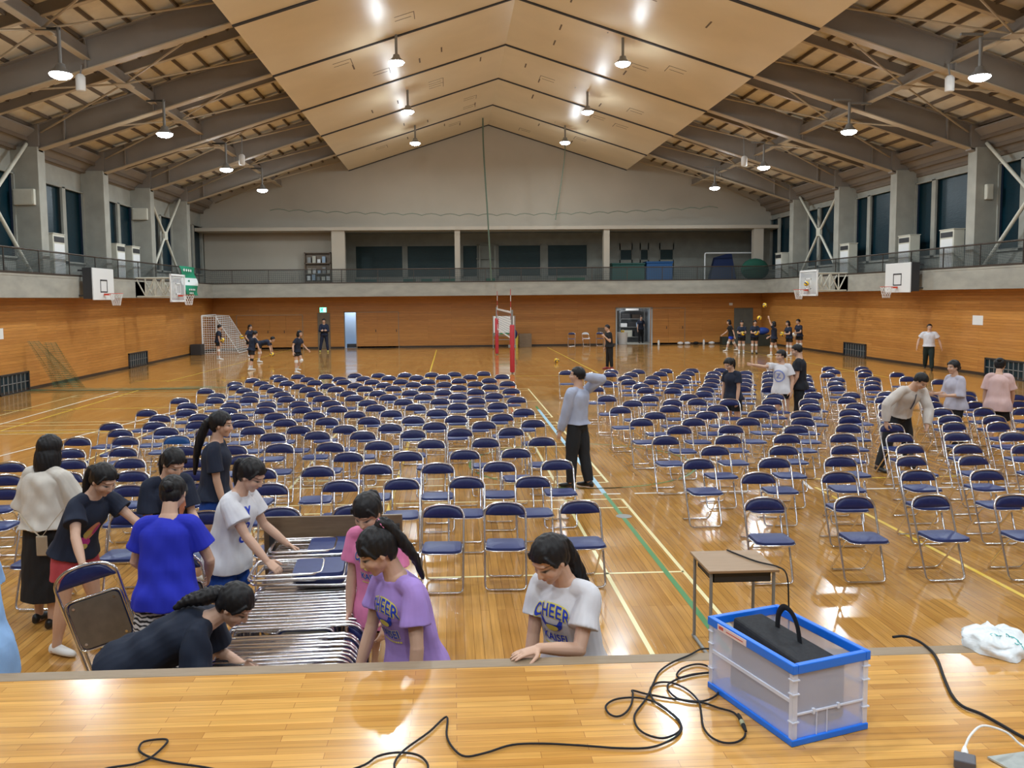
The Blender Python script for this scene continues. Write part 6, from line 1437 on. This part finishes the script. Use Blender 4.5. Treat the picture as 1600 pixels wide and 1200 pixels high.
# ---- far players
def player(x, y, hd, H, lab, col=navy, bot=blackc, **k):
    b = Body(x, y, hd, H, lean=k.get('lean', 3), bend=k.get('bend', 5), head=k.get('head', (5, 0, 0)), arms=k.get('arms'), legs=k.get('legs'), male=k.get('male', False))
    return person(lab, b, .014, (k.get('kind', 'tee'), col, {'e': .022, 'hem': k.get('hem', -.02)}), (k.get('bk', 'shorts'), bot), k.get('shoes', shoeW), k.get('hs', {'kind': 'short', 'vol': 1.06}), socks=k.get('socks', (sockW, .35)), group='volleyball players at the far end', extra=k.get('extra', {'kneepad': 'white'}))
hold = {1: ((.3, .1, -1), (1, -.3, .0)), -1: ((.3, .1, -1), (1, -.3, .0))}
player(-10.9, 39.5, 10, 1.62, 'player in black standing in front of the white goal, left one of two', arms={1: down, -1: ((.05, .1, -1), (.2, 0, -1))})
player(-9.82, 41.05, -40, 1.56, 'long haired player in black holding a yellow ball at her side', hs={'kind': 'low', 'len': .3}, arms={-1: ((.05, .4, -1), (.8, .2, -.5)), 1: ((0, .4, -1), (.5, .3, -.6))})
player(-7.88, 33.2, 40, 1.56, 'player in black with one black knee sleeve, back half turned, nearest of left group', lean=12, arms={1: ((.2, .3, -1), (.3, .1, -1)), -1: ((.2, .3, -1), (.3, .1, -1))}, legs=((8, 12), (-6, 14)), extra={'kneepad': 'black'})
player(-8.55, 37.5, 0, 1.56, 'player in black bending flat forward to pick up a ball', lean=68, bend=18, head=(-20, 0, 0), arms={1: ((.3, 0, -1), (.2, 0, -1)), -1: ((.3, 0, -1), (.2, 0, -1))}, legs=((-4, 4), (8, 20)))
player(-5.86, 31.8, -20, 1.60, 'player in black running right, nearest the chair rows', hs={'kind': 'bob'}, lean=8, arms={-1: ((-.3, .5, -1), (.2, .3, -1)), 1: ((.2, .5, -1), (.6, .1, -.6))}, legs=((20, 55), (4, 6)))
player(-6.7, 44.3, -85, 1.76, 'person in navy tracksuit with arms folded in front of the brown door', kind='long', bk='pants', bot=cloth('track', (.008, .014, .04)), col=cloth('track', (.008, .014, .04)), socks=None, extra=None, legs=((0, 0, 6), (0, 0, 10)), arms={1: ((.25, .15, -1), (.6, -1, .1)), -1: ((.25, .15, -1), (.6, -1, .1))}, shoes=cloth('shoe_yellow', (.5, .45, .1)))
player(6.02, 31.6, -165, 1.70, 'person all in black with red shoes standing right of the net', bk='pants', bot=blackc, col=blackc, socks=None, extra=None, shoes=shoeR, arms={1: ((.1, .1, -1), (1, -.1, .9)), -1: down})
player(13.9, 40.9, 175, 1.60, 'player in bright blue shorts walking left with white arm sleeves', col=blackc, bot=cloth('bright_blue', (.01, .05, .5)), hs={'kind': 'bob'}, lean=6, arms={1: ((-.5, .15, -1), (-.2, .1, -.9)), -1: ((.4, .1, -1), (.8, 0, -.6))}, legs=((24, 10), (-22, 8)))
player(13.75, 39.0, -110, 1.56, 'player in black holding a ball at waist height, left one of the front pair', arms=hold)
player(14.3, 38.8, -100, 1.58, 'player in black holding a ball at waist height, right one of the front pair', arms=hold, shoes=shoeB)
player(14.72, 37.5, 150, 1.56, 'player in black with arm raised tossing balls up', lean=-4, arms={1: ((.55, .1, .9), (.3, 0, 1)), -1: ((.2, .1, -1), (.6, 0, -.4))}, legs=((14, 14), (-10, 16)), hs={'kind': 'bob'})
player(15.38, 37.35, -170, 1.58, 'player in black holding two balls behind the tossing one', arms=hold, hs={'kind': 'bob'})
player(16.5, 38.9, -160, 1.60, 'tall player in black standing rightmost in the group by the wall', arms={1: ((.2, .1, -1), (1, 0, -.1)), -1: down})
player(11.25, 49.2, -90, 1.62, 'person in dark clothes standing inside the storeroom doorway', bk='pants', bot=blackc, socks=None, extra=None, arms={1: ((.1, .1, -1), (1, -.2, .2)), -1: down}, shoes=shoeB)
# ---- balls
ball(-10.62, 39.25, .92, 'yellow volleyball held by the player in front of the goal')
ball(-10.05, 40.5, 1.0, 'yellow volleyball held at the side of the long haired player')
ball(-7.98, 37.4, .34, 'yellow volleyball low beside the bending player')
ball(4.42, 35.0, .105, 'yellow volleyball lying alone on the empty court right of the net')
ball(14.27, 37.5, 2.31, 'yellow volleyball highest in the air above the group in the corner')
ball(14.22, 38.0, 1.72, 'yellow volleyball in the air just above the heads of the group')
ball(15.6, 36.14, 3.25, 'yellow volleyball flying in front of the clear right backboard')
ball(13.66, 38.62, .98, 'yellow volleyball held by the left one of the front pair')
ball(14.25, 38.42, 1.0, 'yellow volleyball held by the right one of the front pair')
ball(15.0, 37.25, 1.0, 'yellow volleyball held by the player behind the tossing one')
ball(16.2, 38.75, .9, 'white ball held by the rightmost player', True)
ball(9.95, YB+.7, .74, 'yellow volleyball on top of the white bin in the storeroom doorway')
